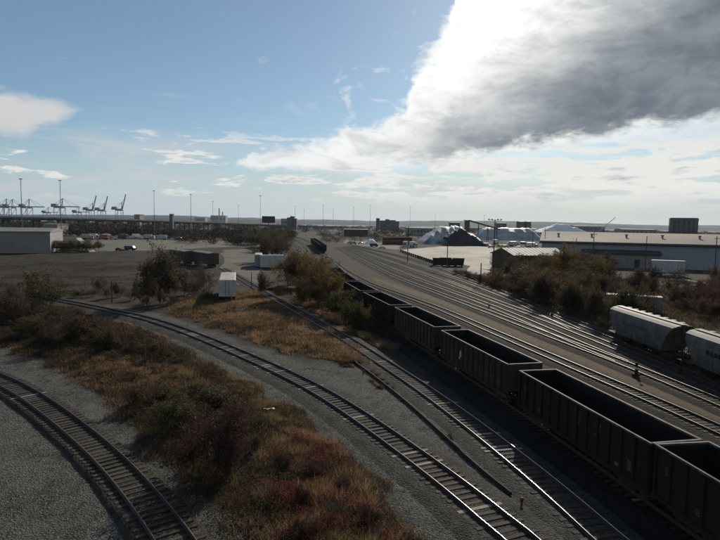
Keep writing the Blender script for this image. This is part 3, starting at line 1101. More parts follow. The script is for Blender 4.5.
# camera-facing side: local -y or +y
_b = cars[1].rotation_euler.z
side = 1 if (Vector((-math.sin(_b), math.cos(_b))).dot(Vector((-cars[1].location.x, -cars[1].location.y)))) > 0 else -1
sd_x = 1     # local +x points along the path, towards the camera
S1 = [(0.1, 0.40, 0.9, 0.2), (0.42, 0, 0.2, 0.7), (0, -0.42, 0.6, 0.14)]
S2 = [(0, 0.1, 0.55, 0.8), (0.2, -0.4, 0.5, 0.2)]
S3 = [(0, 0.32, 0.9, 0.32), (0.12, -0.02, 0.6, 0.22), (0, -0.40, 0.85, 0.22)]
for k, (x, cl_) in enumerate([(0.45, S1), (1.5, S2), (2.5, S3)]):
    mark(cars[1], x, 2.45, 0.62, 0.95, M_ORANGE, side, k, 'lettering', cl_)
mark(cars[1], 0.45, 1.25, 0.45, 0.22, M_ORANGE, side, 3, 'stencil')
mark(cars[1], 4.3, 1.2, 0.36, 0.22, M_YELLOW, side, 5, 'stencil')
mark(cars[2], -2.2, 2.0, 0.42, 0.85, M_WMARK, side, 6, 'chalk_patch', [(0.1, 0.3, 0.8, 0.3), (-0.25, -0.1, 0.5, 0.5), (0.3, 0.0, 0.4, 0.5), (-0.5, -0.4, 0.5, 0.3)])
for k in range(4):
    mark(cars[2], 1.6 + k * 0.9, 2.25, 0.45, 0.6, M_INS, side, 7 + k, 'lettering', [S1, S3, S2, S3][k])
mark(cars[0], 1.4, 1.25, 0.35, 0.25, M_ORANGE, side, 11, 'stencil')
mark(cars[0], 2.6, 1.7, 0.3, 0.5, M_ORANGE, side, 12, 'stencil')
mark(cars[0], -5.7, 2.2, 0.6, 0.7, M_UNDER, side, 13, 'lettering', S3)

# dark gondolas standing on the far curved track
s0 = S3_T.near(at(322, 254))
g_lab = ['dark rail car seen end on where the far tracks bend', 'second dark rail car on the far bend, behind the one seen end on',
         'third dark rail car on the far bend', 'fourth dark rail car on the far bend', 'fifth dark rail car on the far bend', 'sixth dark rail car on the far bend', 'hindmost dark rail car on the far bend, beside the bare trees']
for i in range(7):
    o = copy_tree(proto_a)
    s = s0 - 7.5 - PITCH_L * i
    o.location = S3_T.pos(s) + Vector((0, 0, RAIL_TOP + 0.06))
    o.rotation_euler = (0, 0, S3_T.ang(s))
    o.scale = (1, 1, 1.12)
    tag(o, g_lab[i], 'rail car', 'dark rail cars on the far bend')

# covered hoppers on the outer yard track
M_HOP = mat('pale_grey_hopper_paint', (0.115, 0.112, 0.105), 0.7, var=0.35, scale=0.7, col2=(0.068, 0.063, 0.056), bump=0.05, bscale=4, streak=(0.045, 0.04, 0.034))
M_HOPR = mat('hopper_roof', (0.17, 0.16, 0.145), 0.6, 0.0, var=0.35, scale=0.8)
M_BLUE = mat('faded_blue_lettering', (0.06, 0.075, 0.11), 0.8, var=0.5, scale=3)


def make_covered_hopper():
    root = empty('covered_hopper_car', (0, 0, 0))
    prof = [(1.28, 0.95), (1.42, 1.5), (1.55, 2.3), (1.58, 3.0), (1.50, 3.55), (1.28, 3.95), (0.85, 4.2), (0.45, 4.28)]
    prof = prof + [(-a, z) for a, z in reversed(prof)]
    n = len(prof)

    def xe(z):
        return 5.0 + (z - 0.95) / 3.33 * 2.2
    mb = MB()
    stations = [-1, -0.82, -0.6, -0.4, -0.2, 0, 0.2, 0.4, 0.6, 0.82, 1]
    vs, fs = [], []
    for t in stations:
        for a, z in prof:
            vs.append((t * xe(z), a, z))
    for i in range(len(stations) - 1):
        for k in range(n):
            fs.append((i * n + k, i * n + (k + 1) % n, (i + 1) * n + (k + 1) % n, (i + 1) * n + k))
    fs += [tuple(range(n - 1, -1, -1)), tuple(range((len(stations) - 1) * n, len(stations) * n))]
    mb.add(vs, fs)
    body = mb.build('hopper_body', [M_HOP], root)
    rw = MB()
    rw.box(-7.1, 7.1, -0.38, 0.38, 4.36, 4.40)
    for k in range(9):
        rw.box(-6.6 + k * 1.65 - 0.03, -6.6 + k * 1.65 + 0.03, -0.36, 0.36, 4.25, 4.36)
    rw.build('roof_walkway', [M_HOPR], root)
    for k in range(8):
        hb = MB()
        hb.cyl((-5.6 + k * 1.6, 0.66, 4.24), (-5.6 + k * 1.6, 0.66, 4.40), 0.3, n=10)
        hb.build('hatch', [M_HOPR], root)
    for k in range(-2, 3):
        for s in (-1, 1):
            sm = MB()
            x = k * 2.1
            for q in range(5):
                a0, z0 = prof[q]
                a1, z1 = prof[q + 1]
                sm.add([(x - 0.03, s * (a0 + 0.0), z0), (x + 0.03, s * a0, z0), (x + 0.03, s * a1, z1), (x - 0.03, s * a1, z1),
                        (x - 0.03, s * (a0 + 0.03), z0), (x + 0.03, s * (a0 + 0.03), z0), (x + 0.03, s * (a1 + 0.03), z1), (x - 0.03, s * (a1 + 0.03), z1)],
                       [(4, 5, 6, 7), (0, 1, 5, 4), (1, 2, 6, 5), (2, 3, 7, 6), (3, 0, 4, 7)])
            sm.build('panel_seam', [M_HOP], root)
    for s in (-1, 1):
        en = MB()
        x = s * 7.35
        en.box(min(s * 5.4, x), max(s * 5.4, x), -1.35, 1.35, 0.78, 0.92)
        for y in (-1.3, -0.45, 0.45, 1.3):
            en.bar((x, y, 0.9), (s * 7.2, y, 4.1), 0.08)
        en.bar((x, -1.3, 2.0), (x, 1.3, 2.0), 0.06)
        en.bar((s * 7.2, -1.3, 3.9), (s * 7.2, 1.3, 3.9), 0.08)
        for y in (-1.25, 1.25):
            en.bar((x, y, 0.95), (s * 6.0, y, 2.6), 0.07)
        en.build('end_frame', [M_UNDER], root)
        l_ = link('ladder', ladder_mesh(3.2), root)
        l_.location = (s * 6.95, s * 1.45, 0.95)
        l_.rotation_euler = (0, 0, math.pi)
    for x in (-3.2, 0, 3.2):
        mb = MB()
        mb.add([(x - 1.6, -1.25, 0.97), (x + 1.6, -1.25, 0.97), (x + 1.6, 1.25, 0.97), (x - 1.6, 1.25, 0.97), (x - 0.45, -0.8, 0.2), (x + 0.45, -0.8, 0.2), (x + 0.45, 0.8, 0.2), (x - 0.45, 0.8, 0.2)],
               [(0, 1, 5, 4), (1, 2, 6, 5), (2, 3, 7, 6), (3, 0, 4, 7), (4, 5, 6, 7)])
        mb.build('discharge_chute', [M_UNDER], root)
    mb = MB()
    mb.box(-7.5, 7.5, -0.2, 0.2, 0.62, 0.78)
    mb.build('underframe', [M_UNDER], root)
    running_gear(root, 5.6, 7.3)
    return root


hop = make_covered_hopper()
s1 = X_T.near(at(683, 366)) - 6.2
h_lab = ['pale grey covered hopper car beside the thicket, fully in view', 'covered hopper car cut off by the right picture edge, coupled to another']
for i in range(2):
    o = hop if i == 0 else copy_tree(hop)
    s = s1 + 15.5 * i
    o.location = X_T.pos(s) + Vector((0, 0, RAIL_TOP + 0.05))
    o.rotation_euler = (0, 0, X_T.ang(s))
    o.scale = (0.95, 0.95, 0.93)
    tag(o, h_lab[i], 'rail car', 'covered hopper cars')
    sdh = 1 if Vector((-math.sin(o.rotation_euler.z), math.cos(o.rotation_euler.z))).dot(Vector((-o.location.x, -o.location.y))) > 0 else -1
    for k in range(7):
        mb = MB()
        x = -3.0 + k * 0.62 + (0.8 if k > 3 else 0)
        mb.box(x, x + 0.42, min(sdh * 1.565, sdh * 1.60), max(sdh * 1.565, sdh * 1.60), 2.55, 3.0)
        mb.build('letter', M_BLUE, o)
# two derelict box cars on the field
M_RUST = mat('charred_box_car_side', (0.055, 0.042, 0.034), 0.9, var=0.5, scale=0.6, col2=(0.09, 0.06, 0.045))
M_RUSTR = mat('grey_box_car_roof', (0.22, 0.21, 0.20), 0.7, var=0.5, scale=0.5)


def make_box_car(L=13.0, wd=3.0, h=3.9):
    root = empty('box_car', (0, 0, 0))
    mb = MB()
    mb.prism([(-wd / 2, 1.0), (wd / 2, 1.0), (wd / 2, h - 0.1), (-wd / 2, h - 0.1)], -L / 2, L / 2)
    mb.build('body', [M_RUST], root)
    mb = MB()
    mb.prism([(-wd / 2 - 0.06, h - 0.1), (wd / 2 + 0.06, h - 0.1), (wd / 4, h + 0.18), (0, h + 0.25), (-wd / 4, h + 0.18)], -L / 2 - 0.08, L / 2 + 0.08)
    mb.build('roof', [M_RUSTR], root)
    for s in (-1, 1):
        mb = MB()
        mb.box(-1.5, 1.5, min(s * wd / 2, s * (wd / 2 + 0.07)), max(s * wd / 2, s * (wd / 2 + 0.07)), 1.05, h - 0.25)
        mb.build('sliding_door', [M_RUST], root)
        for k in range(10):
            x = -L / 2 + 0.2 + k * (L - 0.4) / 9
            if abs(x) < 1.7:
                continue
            mb = MB()
            mb.box(x - 0.05, x + 0.05, min(s * wd / 2, s * (wd / 2 + 0.08)), max(s * wd / 2, s * (wd / 2 + 0.08)), 1.0, h - 0.12)
            mb.build('rib', [M_RUST], root)
        l_ = link('ladder', ladder_mesh(2.6), root)
        l_.location = (s * (L / 2 - 0.4), -s * (wd / 2 + 0.05), 1.1)
    mb = MB()
    mb.box(-L / 2, L / 2, -0.3, 0.3, 0.68, 1.0)
    mb.build('underframe', [M_UNDER], root)
    running_gear(root, L / 2 - 2.0, L / 2)
    return root


bc = make_box_car(14.5, 3.2, 4.5)
a1, a2 = at(184, 264), at(211, 267.5)
ang = math.atan2(a2.y - a1.y, a2.x - a1.x)
for i, (px, py, lb) in enumerate([(205, 266, 'derelict dark box car with grey roof, the nearer one to the white trailers'), (182, 263.5, 'derelict dark box car behind the tall bare tree')]):
    o = bc if i == 0 else copy_tree(bc)
    q = at(px, py)
    o.location = (q.x, q.y, 0.0)
    o.rotation_euler = (0, 0, R(-52))
    tag(o, lb, 'rail car', 'derelict box cars')

# ------------------------------------------------------------------ trailers
M_TWHITE = mat('white_trailer_sheet', (0.44, 0.44, 0.43), 0.55, var=0.2, scale=0.8, streak=(0.25, 0.22, 0.18))
M_TROOF = mat('dusty_trailer_roof', (0.42, 0.365, 0.30), 0.6, var=0.35, scale=0.6)
M_TYRE = mat('tyre_rubber', (0.02, 0.02, 0.02), 0.9)
M_TBLUE = mat('pale_blue_trailer_sheet', (0.24, 0.29, 0.34), 0.5, var=0.2, scale=0.8)


def make_trailer(L, wd, h, body_m, roof_m, floor=1.15):
    low = floor < 0.6
    root = empty('storage_box' if low else 'semi_trailer', (0, 0, 0))
    mb = MB()
    mb.box(-L / 2, L / 2, -wd / 2, wd / 2, floor, h)
    mb.build('box_body', [body_m], root)
    mb = MB()
    mb.prism([(-wd / 2 - 0.02, h - 0.02), (wd / 2 + 0.02, h - 0.02), (wd / 2 - 0.1, h + 0.05), (0, h + 0.09), (-wd / 2 + 0.1, h + 0.05)], -L / 2 - 0.02, L / 2 + 0.02)
    mb.build('roof', [roof_m], root)
    for s in (-1, 1):
        mb = MB()
        mb.box(-L / 2 - 0.05, -L / 2, min(0.03 * s, s * (wd / 2 - 0.06)), max(0.03 * s, s * (wd / 2 - 0.06)), floor + 0.06, h - 0.1)
        d = mb.build('rear_door', [body_m], root)
        hb = MB()
        hb.cyl((-L / 2 - 0.08, s * 0.3, floor + 0.1), (-L / 2 - 0.08, s * 0.3, h - 0.15), 0.025, n=6)
        hb.build('lock_rod', [M_UNDER], d)
        for k in range(int(L / 1.2)):
            x = -L / 2 + 0.6 + k * 1.2
            mb = MB()
            mb.box(x - 0.03, x + 0.03, min(s * wd / 2, s * (wd / 2 + 0.03)), max(s * wd / 2, s * (wd / 2 + 0.03)), floor, h - 0.05)
            mb.build('rib', [body_m], root)
    mb = MB()
    mb.box(-L / 2, L / 2, -0.5, 0.5, floor - 0.3, floor)
    for s in (-1, 1):
        mb.box(L / 2 - 2.6, L / 2 - 2.45, s * 0.8 - 0.07, s * 0.8 + 0.07, 0.0, floor)
    mb.box(-L / 2, -L / 2 + 0.08, -wd / 2 + 0.1, wd / 2 - 0.1, 0.5 if not low else 0.05, 0.62 if not low else 0.3)
    mb.build('chassis', [M_UNDER], root)
    for x in () if low else (-L / 2 + 1.3, -L / 2 + 2.6):
        for s in (-1, 1):
            mb = MB()
            mb.cyl((x, s * (wd / 2 - 0.6), 0.5), (x, s * (wd / 2 - 0.05), 0.5), 0.5, n=16)
            mb.build('wheel', [M_TYRE], root)
    return root


t1 = make_trailer(15.5, 2.9, 4.05, M_TWHITE, M_TROOF)
q = at(227.3, 303)
d_ = Vector((q.x, q.y, 0)).normalized()
yaw = math.atan2(d_.y, d_.x) + R(-1.0)
t1.location = Vector((q.x, q.y, 0)) + Vector((math.cos(yaw), math.sin(yaw), 0)) * 7.75
t1.rotation_euler = (0, 0, yaw)
tag(t1, 'white box trailer with dusty roof, seen from behind beside the orange grass', 'trailer')
t2 = make_trailer(7.4, 2.6, 4.1, M_TWHITE, M_TWHITE, 0.35)
q = at(271, 268.5)
t2.location = (q.x, q.y + 1.5, 0)
t2.rotation_euler = (0, 0, R(12))
tag(t2, 'white storage box seen from its side on the pale gravel lot', 'container')
t3 = make_trailer(11.0, 2.3, 4.1, M_TBLUE, M_TWHITE, 0.35)
q = at(258.5, 268)
yaw = math.atan2(q.y, q.x)
t3.location = Vector((q.x, q.y, 0)) + Vector((math.cos(yaw), math.sin(yaw), 0)) * 6.5
t3.rotation_euler = (0, 0, yaw)
tag(t3, 'pale blue storage box seen end on, standing against the white one', 'container')

q = far(638, 95)
t4 = make_trailer(8.6, 2.6, zat(638, 295.5, 95), mat('weathered_grey_sheet', (0.15, 0.15, 0.148), 0.7, var=0.3, scale=0.7), MATS['weathered_grey_sheet'], 0.3)
t4.location = (q.x, q.y, 0)
t4.rotation_euler = (0, 0, math.atan2(-q.x, q.y) + R(3))
tag(t4, 'long grey storage box behind the covered hopper cars, half hidden by brush', 'container')
q = at(667, 275.5)
t5 = make_trailer(9.0, 2.5, zat(667, 260.5, q.y), M_TWHITE, M_TWHITE, 1.0)
t5.location = (q.x, q.y, 0)
t5.rotation_euler = (0, 0, R(-20))
tag(t5, 'white roofed box trailer in front of the long warehouse wall', 'trailer')

# ------------------------------------------------------------------ buildings
M_SHEDW = mat('pale_grey_cladding', (0.24, 0.235, 0.22), 0.7, var=0.15, scale=0.08, streak=(0.17, 0.16, 0.15))
M_SHEDR = mat('grey_shed_roof', (0.19, 0.185, 0.175), 0.7, var=0.25, scale=0.06)
M_BLUEW = mat('blue_grey_cladding', (0.28, 0.31, 0.34), 0.6, var=0.15, scale=0.06, streak=(0.20, 0.21, 0.22))
M_TANR = mat('tan_gravel_roof', (0.25, 0.212, 0.175), 0.9, var=0.3, scale=0.03)
M_DARKT = mat('dark_trim', (0.05, 0.05, 0.05), 0.8)
M_CONC = mat('stained_concrete', (0.28, 0.265, 0.245), 0.85, var=0.3, scale=0.1)
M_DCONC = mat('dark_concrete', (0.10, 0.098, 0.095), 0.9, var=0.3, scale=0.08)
M_METR = mat('dull_metal_roof', (0.19, 0.19, 0.175), 0.7, 0.0, var=0.25, scale=0.3)
M_WOODW = mat('dark_shed_wall', (0.07, 0.058, 0.05), 0.85, var=0.4, scale=0.5)
M_GLASSD = mat('dark_window', (0.02, 0.024, 0.03), 0.15, spec=0.6)

# shed at the left edge
a, b = at(-60, 253.5), at(50.5, 253)
b = Vector((b.x, b.y, 0))
a = Vector((a.x, a.y, 0))
root = empty('warehouse', b, 0, 'plain pale grey warehouse at the left picture edge beyond the dark field', 'building')
Lw = (b - a).length
root.rotation_euler = (0, 0, math.atan2(a.y - b.y, a.x - b.x))
# local x runs from the right front corner to the left; depth goes away from the camera
sg = -1
hgt = zat(50, 231.5, b.y)
mb = MB()
mb.box(0, Lw, -45, 0, 0, hgt - 0.4)
mb.build('wall', M_SHEDW, root)
mb = MB()
mb.prism([(-45.3, hgt - 0.4), (0.35, hgt - 0.4), (0.35, hgt), (-22, hgt + 1.2), (-45.3, hgt)], -0.3, Lw + 0.3)
mb.build('roof', M_SHEDR, root)
for k in range(14):
    mb = MB()
    x = 2 + k * 6.0
    if x < Lw:
        mb.box(x - 0.08, x + 0.08, 0.0, 0.06, 0, hgt - 0.42)
        mb.build('cladding_seam', M_SHEDW, root)
for x in (18, 40):
    mb = MB()
    mb.box(x, x + 4, 0.0, 0.05, 0, 4.2)
    mb.build('loading_door', M_CONC, root)

# long warehouse on the right
c0 = at(541, 264)
c1 = at(716, 268)
root = empty('long_warehouse', (c0.x, c0.y, 0), R(-19.5), 'long blue grey warehouse with tan roof behind the thicket', 'building')
Lw = 84.0
hw_ = zat(541, 240.5, c0.y)
mb = MB()
mb.box(0, Lw, 0, 60, 0, hw_ - 0.9)
mb.build('wall', M_BLUEW, root)
mb = MB()
mb.prism([(-0.9, hw_ - 0.9), (-0.9, hw_), (30, hw_ + 3.4), (61, hw_), (61, hw_ - 0.9)], -0.8, Lw + 0.8)
mb.build('roof', M_TANR, root)
mb = MB()
mb.box(-1, Lw + 1, -1.05, -0.92, hw_ - 1.0, hw_ - 0.35)
mb.build('eaves_trim', M_DARKT, root)
for k in range(int(Lw / 7)):
    mb = MB()
    x = 3 + 7 * k
    mb.box(x - 0.1, x + 0.1, -0.07, 0, 0, hw_ - 1.0)
    mb.build('cladding_seam', M_BLUEW, root)
lean = MB()
lean.box(15, 40, -5, -0.1, 0, hw_ * 0.52)
lo_ = lean.build('lean_to', M_SHEDW, root)
lr = MB()
lr.prism([(-5.6, hw_ * 0.52), (-5.6, hw_ * 0.60), (-0.12, hw_ * 0.70), (-0.12, hw_ * 0.52)], 14.4, 40.6)
lr.build('lean_to_roof', M_DARKT, lo_)
for k in range(9):
    mb = MB()
    mb.box(16 + k * 2.65, 17.8 + k * 2.65, -5.08, -5.0, 0, hw_ * 0.36)
    mb.build('loading_door', [M_CONC if k % 3 else M_DARKT], root)
for k in range(6):
    mb = MB()
    x = 6 + k * 12.5
    mb.cyl((x, 14, hw_ + 1.2), (x, 14, hw_ + 2.5), 0.35, n=8)
    mb.cyl((x, 14, hw_ + 2.5), (x, 14, hw_ + 2.9), 0.6, n=8)
    mb.build('roof_vent', M_METR, root)

# wooden shed with a metal roof in the thicket
p0 = at(513, 271)
root = empty('metal_roofed_shed', (p0.x, p0.y, 0), R(16), 'dark shed with shallow grey metal roof rising out of the thicket', 'building')
hs = zat(513, 254.5, p0.y) * 1.0
mb = MB()
mb.prism([(0, 0), (0, hs - 0.3), (7, hs + 1.55), (14, hs - 0.3), (14, 0)], 0.2, 20)
mb.build('wall', M_WOODW, root)
for j, (ya, yb) in enumerate(((-0.7, 7), (14.7, 7))):
    mb = MB()
    mb.add([(-0.4, ya, hs - 0.45), (20.6, ya, hs - 0.45), (20.6, yb, hs + 1.7), (-0.4, yb, hs + 1.7),
            (-0.4, ya, hs - 0.25), (20.6, ya, hs - 0.25), (20.6, yb, hs + 1.9), (-0.4, yb, hs + 1.9)],
           [(3, 2, 1, 0), (4, 5, 6, 7), (0, 1, 5, 4), (1, 2, 6, 5), (2, 3, 7, 6), (3, 0, 4, 7)])
    rf = mb.build('roof_slope', M_METR, root)
    for k in range(14):
        x = 0.5 + k * 1.45
        rb = MB()
        rb.bar((x, ya, hs - 0.23), (x, yb, hs + 1.92), 0.07, 0.07)
        rb.build('roof_seam', M_METR, rf)
mb = MB()
mb.box(-0.05, 0.2, 2, 5, 0, 3.0)
mb.build('door', M_DARKT, root)

# dark concrete silo block on the right horizon
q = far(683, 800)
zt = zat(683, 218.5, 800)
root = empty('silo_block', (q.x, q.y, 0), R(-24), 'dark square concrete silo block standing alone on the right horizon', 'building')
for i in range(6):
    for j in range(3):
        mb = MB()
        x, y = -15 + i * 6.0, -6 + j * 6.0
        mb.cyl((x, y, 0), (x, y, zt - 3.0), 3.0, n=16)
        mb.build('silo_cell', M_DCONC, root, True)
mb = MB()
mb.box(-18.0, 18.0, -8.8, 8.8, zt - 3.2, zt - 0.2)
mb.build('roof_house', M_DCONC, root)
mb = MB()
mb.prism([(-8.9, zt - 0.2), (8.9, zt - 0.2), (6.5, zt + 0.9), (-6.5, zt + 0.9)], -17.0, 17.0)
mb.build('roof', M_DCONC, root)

# two smaller blocks and sheds on the horizon
def block(name, px, d, wpx, ytop, label, m_, n_win=4, depth=18, rz=0.0, roof=None):
    q = far(px, d)
    wd = wpx / 548.0 * d
    h_ = zat(px, ytop, d)
    root = empty(name, (q.x, q.y, 0), rz, label, 'building')
    mb = MB()
    mb.box(-wd / 2, wd / 2, 0, depth, 0, h_ - 0.5)
    mb.build('wall', m_, root)
    mb = MB()
    mb.prism([(-0.4, h_ - 0.5), (depth + 0.4, h_ - 0.5), (depth + 0.4, h_ - 0.1), (depth / 2, h_ + 0.4), (-0.4, h_ - 0.1)], -wd / 2 - 0.4, wd / 2 + 0.4)
    mb.build('roof', roof or M_SHEDR, root)
    for k in range(n_win):
        mb = MB()
        x = -wd / 2 + (k + 0.5) * wd / n_win
        mb.box(x - wd / n_win * 0.28, x + wd / n_win * 0.28, -0.08, 0.0, h_ * 0.45, h_ * 0.72)
        mb.build('window', M_GLASSD, root)
    return root


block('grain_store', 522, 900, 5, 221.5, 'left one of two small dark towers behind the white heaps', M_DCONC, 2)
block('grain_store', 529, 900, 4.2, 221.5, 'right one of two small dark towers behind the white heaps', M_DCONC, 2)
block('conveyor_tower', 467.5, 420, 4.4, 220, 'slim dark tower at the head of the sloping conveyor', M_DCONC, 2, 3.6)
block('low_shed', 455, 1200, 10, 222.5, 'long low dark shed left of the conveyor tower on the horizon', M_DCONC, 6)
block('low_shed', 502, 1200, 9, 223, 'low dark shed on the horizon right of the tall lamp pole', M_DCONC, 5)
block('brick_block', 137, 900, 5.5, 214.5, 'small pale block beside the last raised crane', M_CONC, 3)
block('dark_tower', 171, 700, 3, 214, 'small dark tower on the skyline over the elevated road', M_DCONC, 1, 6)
block('power_plant', 218, 3600, 15, 215.5, 'hazy pale plant building on the skyline behind the scrubland', M_CONC, 8, 60)
block('power_plant', 200, 3700, 10, 217.5, 'low hazy factory hall left of the plant building', M_CONC, 6, 60)
block('white_shed', 50, 470, 14, 224, 'long cream shed under the cranes behind the elevated road', M_CONC, 5)
block('office_block', 284, 1500, 6, 218.6, 'pale office block right of the billboard', M_CONC, 4)
block('low_shed', 420, 700, 26, 227.8, 'low pale shed with dull roof in the middle distance', M_CONC, 8)
block('low_shed', 356, 620, 24, 229.3, 'low brown shed beyond the far track fan', M_WOODW, 6)
block('low_shed', 590, 1300, 30, 226.0, 'long low shed below the right horizon', M_SHEDW, 8, 30)
block('low_shed', 640, 900, 34, 229.4, 'wide pale shed behind the tan warehouse roof', M_SHEDW, 8, 30)
# stacks of the plant
M_STACK = mat('pale_stack', (0.40, 0.40, 0.40), 0.8)
for px, yt, lb in ((219.2, 208.5, 'taller of the twin hazy chimneys of the distant plant'), (222.6, 212, 'shorter of the twin hazy chimneys of the distant plant')):
    q = far(px, 3600)
    h_ = zat(px, yt, 3600)
    root = empty('chimney', (q.x, q.y, 0), 0, lb, 'chimney', 'twin chimneys of the plant')
    mb = MB()
    mb.cyl((0, 0, 0), (0, 0, h_), 5.2, 3.4, 12)
    mb.build('shaft', M_STACK, root)
    mb = MB()
    mb.cyl((0, 0, h_ - 2), (0, 0, h_ + 1), 3.9, 3.9, 12)
    mb.build('rim', M_DCONC, root)

# grey industrial plant (dark block with gantries) at the centre of the horizon
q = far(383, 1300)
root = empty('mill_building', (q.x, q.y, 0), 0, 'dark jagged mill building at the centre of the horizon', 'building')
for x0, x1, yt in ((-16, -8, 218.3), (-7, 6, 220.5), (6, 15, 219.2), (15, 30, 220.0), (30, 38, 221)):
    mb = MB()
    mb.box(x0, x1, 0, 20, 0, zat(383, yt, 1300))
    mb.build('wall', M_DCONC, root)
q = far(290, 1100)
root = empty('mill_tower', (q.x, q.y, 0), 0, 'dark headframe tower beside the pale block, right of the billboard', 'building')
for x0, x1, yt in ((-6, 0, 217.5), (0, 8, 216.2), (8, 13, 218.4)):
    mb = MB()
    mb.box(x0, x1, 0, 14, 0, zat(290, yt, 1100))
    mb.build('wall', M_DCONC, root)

# ------------------------------------------------------------------ heaps of salt and their covers
M_TARP = mat('grey_blue_tarpaulin', (0.31, 0.33, 0.345), 0.6, var=0.35, scale=0.12, bump=0.9, bscale=0.35)
M_SALT = mat('white_salt', (0.82, 0.81, 0.79), 0.9, var=0.15, scale=0.1)
M_BLACKT = mat('black_tarpaulin', (0.03, 0.03, 0.032), 0.6, var=0.4, scale=0.2, bump=0.3, bscale=0.6)
M_TYREB = mat('tarp_rope', (0.10, 0.10, 0.10), 0.9)


def heap(name, base_px, base_py, wpx, htop_py, label, m_, depth, ridge_frac=0.4, seed=0, cat='heap', grooves=0, lean=0.0):
    """long heap with a rounded ridge, sloping ends and an uneven skin"""
    q = at(base_px, base_py)
    d = q.y
    wd = wpx / 548.0 * d
    h_ = zat(base_px, htop_py, d)
    nx, ny = 56, 20
    V, Fs = [], []
    for j in range(ny + 1):
        v = j / ny * 2 - 1
        for i in range(nx + 1):
            u = i / nx * 2 - 1
            e = max(abs(u + lean) / (1 + abs(lean)) - ridge_frac, 0) / (1 - ridge_frac)
            z = h_ * min(1 - e, (1 - abs(v)) * 1.18)
            z = max(z, 0)
            z = h_ * (1 - math.exp(-2.2 * z / h_)) / (1 - math.exp(-2.2)) * 0.25 + z * 0.75
            z *= 0.92 + 0.16 * float(vnoise(u * 40 + seed * 13, v * 20, 5.0)) - 0.05 * float(vnoise(u * 90 + seed, v * 60, 3.0))
            if grooves:
                z *= 1 - 0.014 * (0.5 + 0.5 * math.cos(u * grooves * math.pi * 2))
            V.append((u * wd / 2, v * depth / 2, z - 0.05))
    for j in range(ny):
        for i in range(nx):
            a = j * (nx + 1) + i
            Fs.append((a, a + 1, a + nx + 2, a + nx + 1))
    mb = MB()
    mb.add(V, Fs)
    root = empty(name, (q.x, q.y + depth / 2, 0), 0, label, cat)
    mb.build('skin', m_, root, True)
    return root, wd, h_, depth


heap('covered_heap', 456, 245.0, 66, 226.0, 'large salt heap under grey blue sheeting, at the left end of the heaps', M_TARP, 60, 0.28, 1, 'heap', 9, 0.0)
heap('covered_heap', 468, 246.0, 40, 228.4, 'steep heap under black sheeting before the grey covered one', M_BLACKT, 26, 0.04, 2, 'heap', 5, 0.25)
heap('covered_heap', 512, 240.5, 66, 228.0, 'long low covered heap with grey wrinkled sheeting', M_TARP, 50, 0.7, 3, 'heap', 14)
heap('salt_heap', 572, 237.5, 58, 224.0, 'bare white salt heap with peaked ridge behind the warehouse roof', M_SALT, 60, 0.12, 4, 'heap', 0, 0.15)
heap('salt_heap', 532, 237.5, 26, 228.5, 'small bare white heap beside the peaked salt heap', M_SALT, 40, 0.2, 5, 'heap')
heap('stone_heap', 371, 244.5, 15, 239.2, 'small pile of white stone beside the dark red containers', M_SALT, 12, 0.2, 6, 'heap')
heap('gravel_heap', 351, 243.6, 9, 240.2, 'small tan gravel pile at the far end of the track fan', M_TANR, 10, 0.2, 7, 'heap')

# sloping conveyor from the tower down over the heaps
qa, qb = far(469, 420, zat(469, 220.5, 420)), far(500, 440, zat(500, 229.5, 440))
root = empty('conveyor', (qa.x, qa.y, 0), 0, 'dark sloping conveyor running down from the slim tower', 'conveyor')
mb = MB()
o0 = Vector((qa.x, qa.y, 0))
mb.bar(qa - o0, qb - o0, 1.2, 1.0)
mb.build('gallery', M_DCONC, root)
for t in (0.3, 0.6, 0.9):
    p = qa.lerp(qb, t) - o0
    mb = MB()
    mb.bar((p.x - 0.8, p.y, 0), (p.x, p.y, p.z), 0.35)
    mb.bar((p.x + 0.8, p.y, 0), (p.x, p.y, p.z), 0.35)
    mb.build('trestle', M_DCONC, root)

# white inclined loading ramp in the scrub beyond the field
qa, qb = at(78.5, 238.5, 5.0), at(92.5, 252.5)
root = empty('loading_ramp', (qb.x, qb.y, 0), 0, 'pale straight ramp running up between two dark bushes beyond the field', 'ramp')
o0 = Vector((qb.x, qb.y, 0))
mb = MB()
mb.bar(qa - o0, qb - o0 + Vector((0, 0, 0.1)), 2.4, 0.6)
mb.build('deck', mat('pale_ramp', (0.55, 0.53, 0.48), 0.8), root)
for t in (0.05, 0.35, 0.65):
    p = qa.lerp(qb, t) - o0
    mb = MB()
    mb.box(p.x - 0.3, p.x + 0.3, p.y - 0.3, p.y + 0.3, 0, p.z)
    mb.build('support', M_CONC, root)

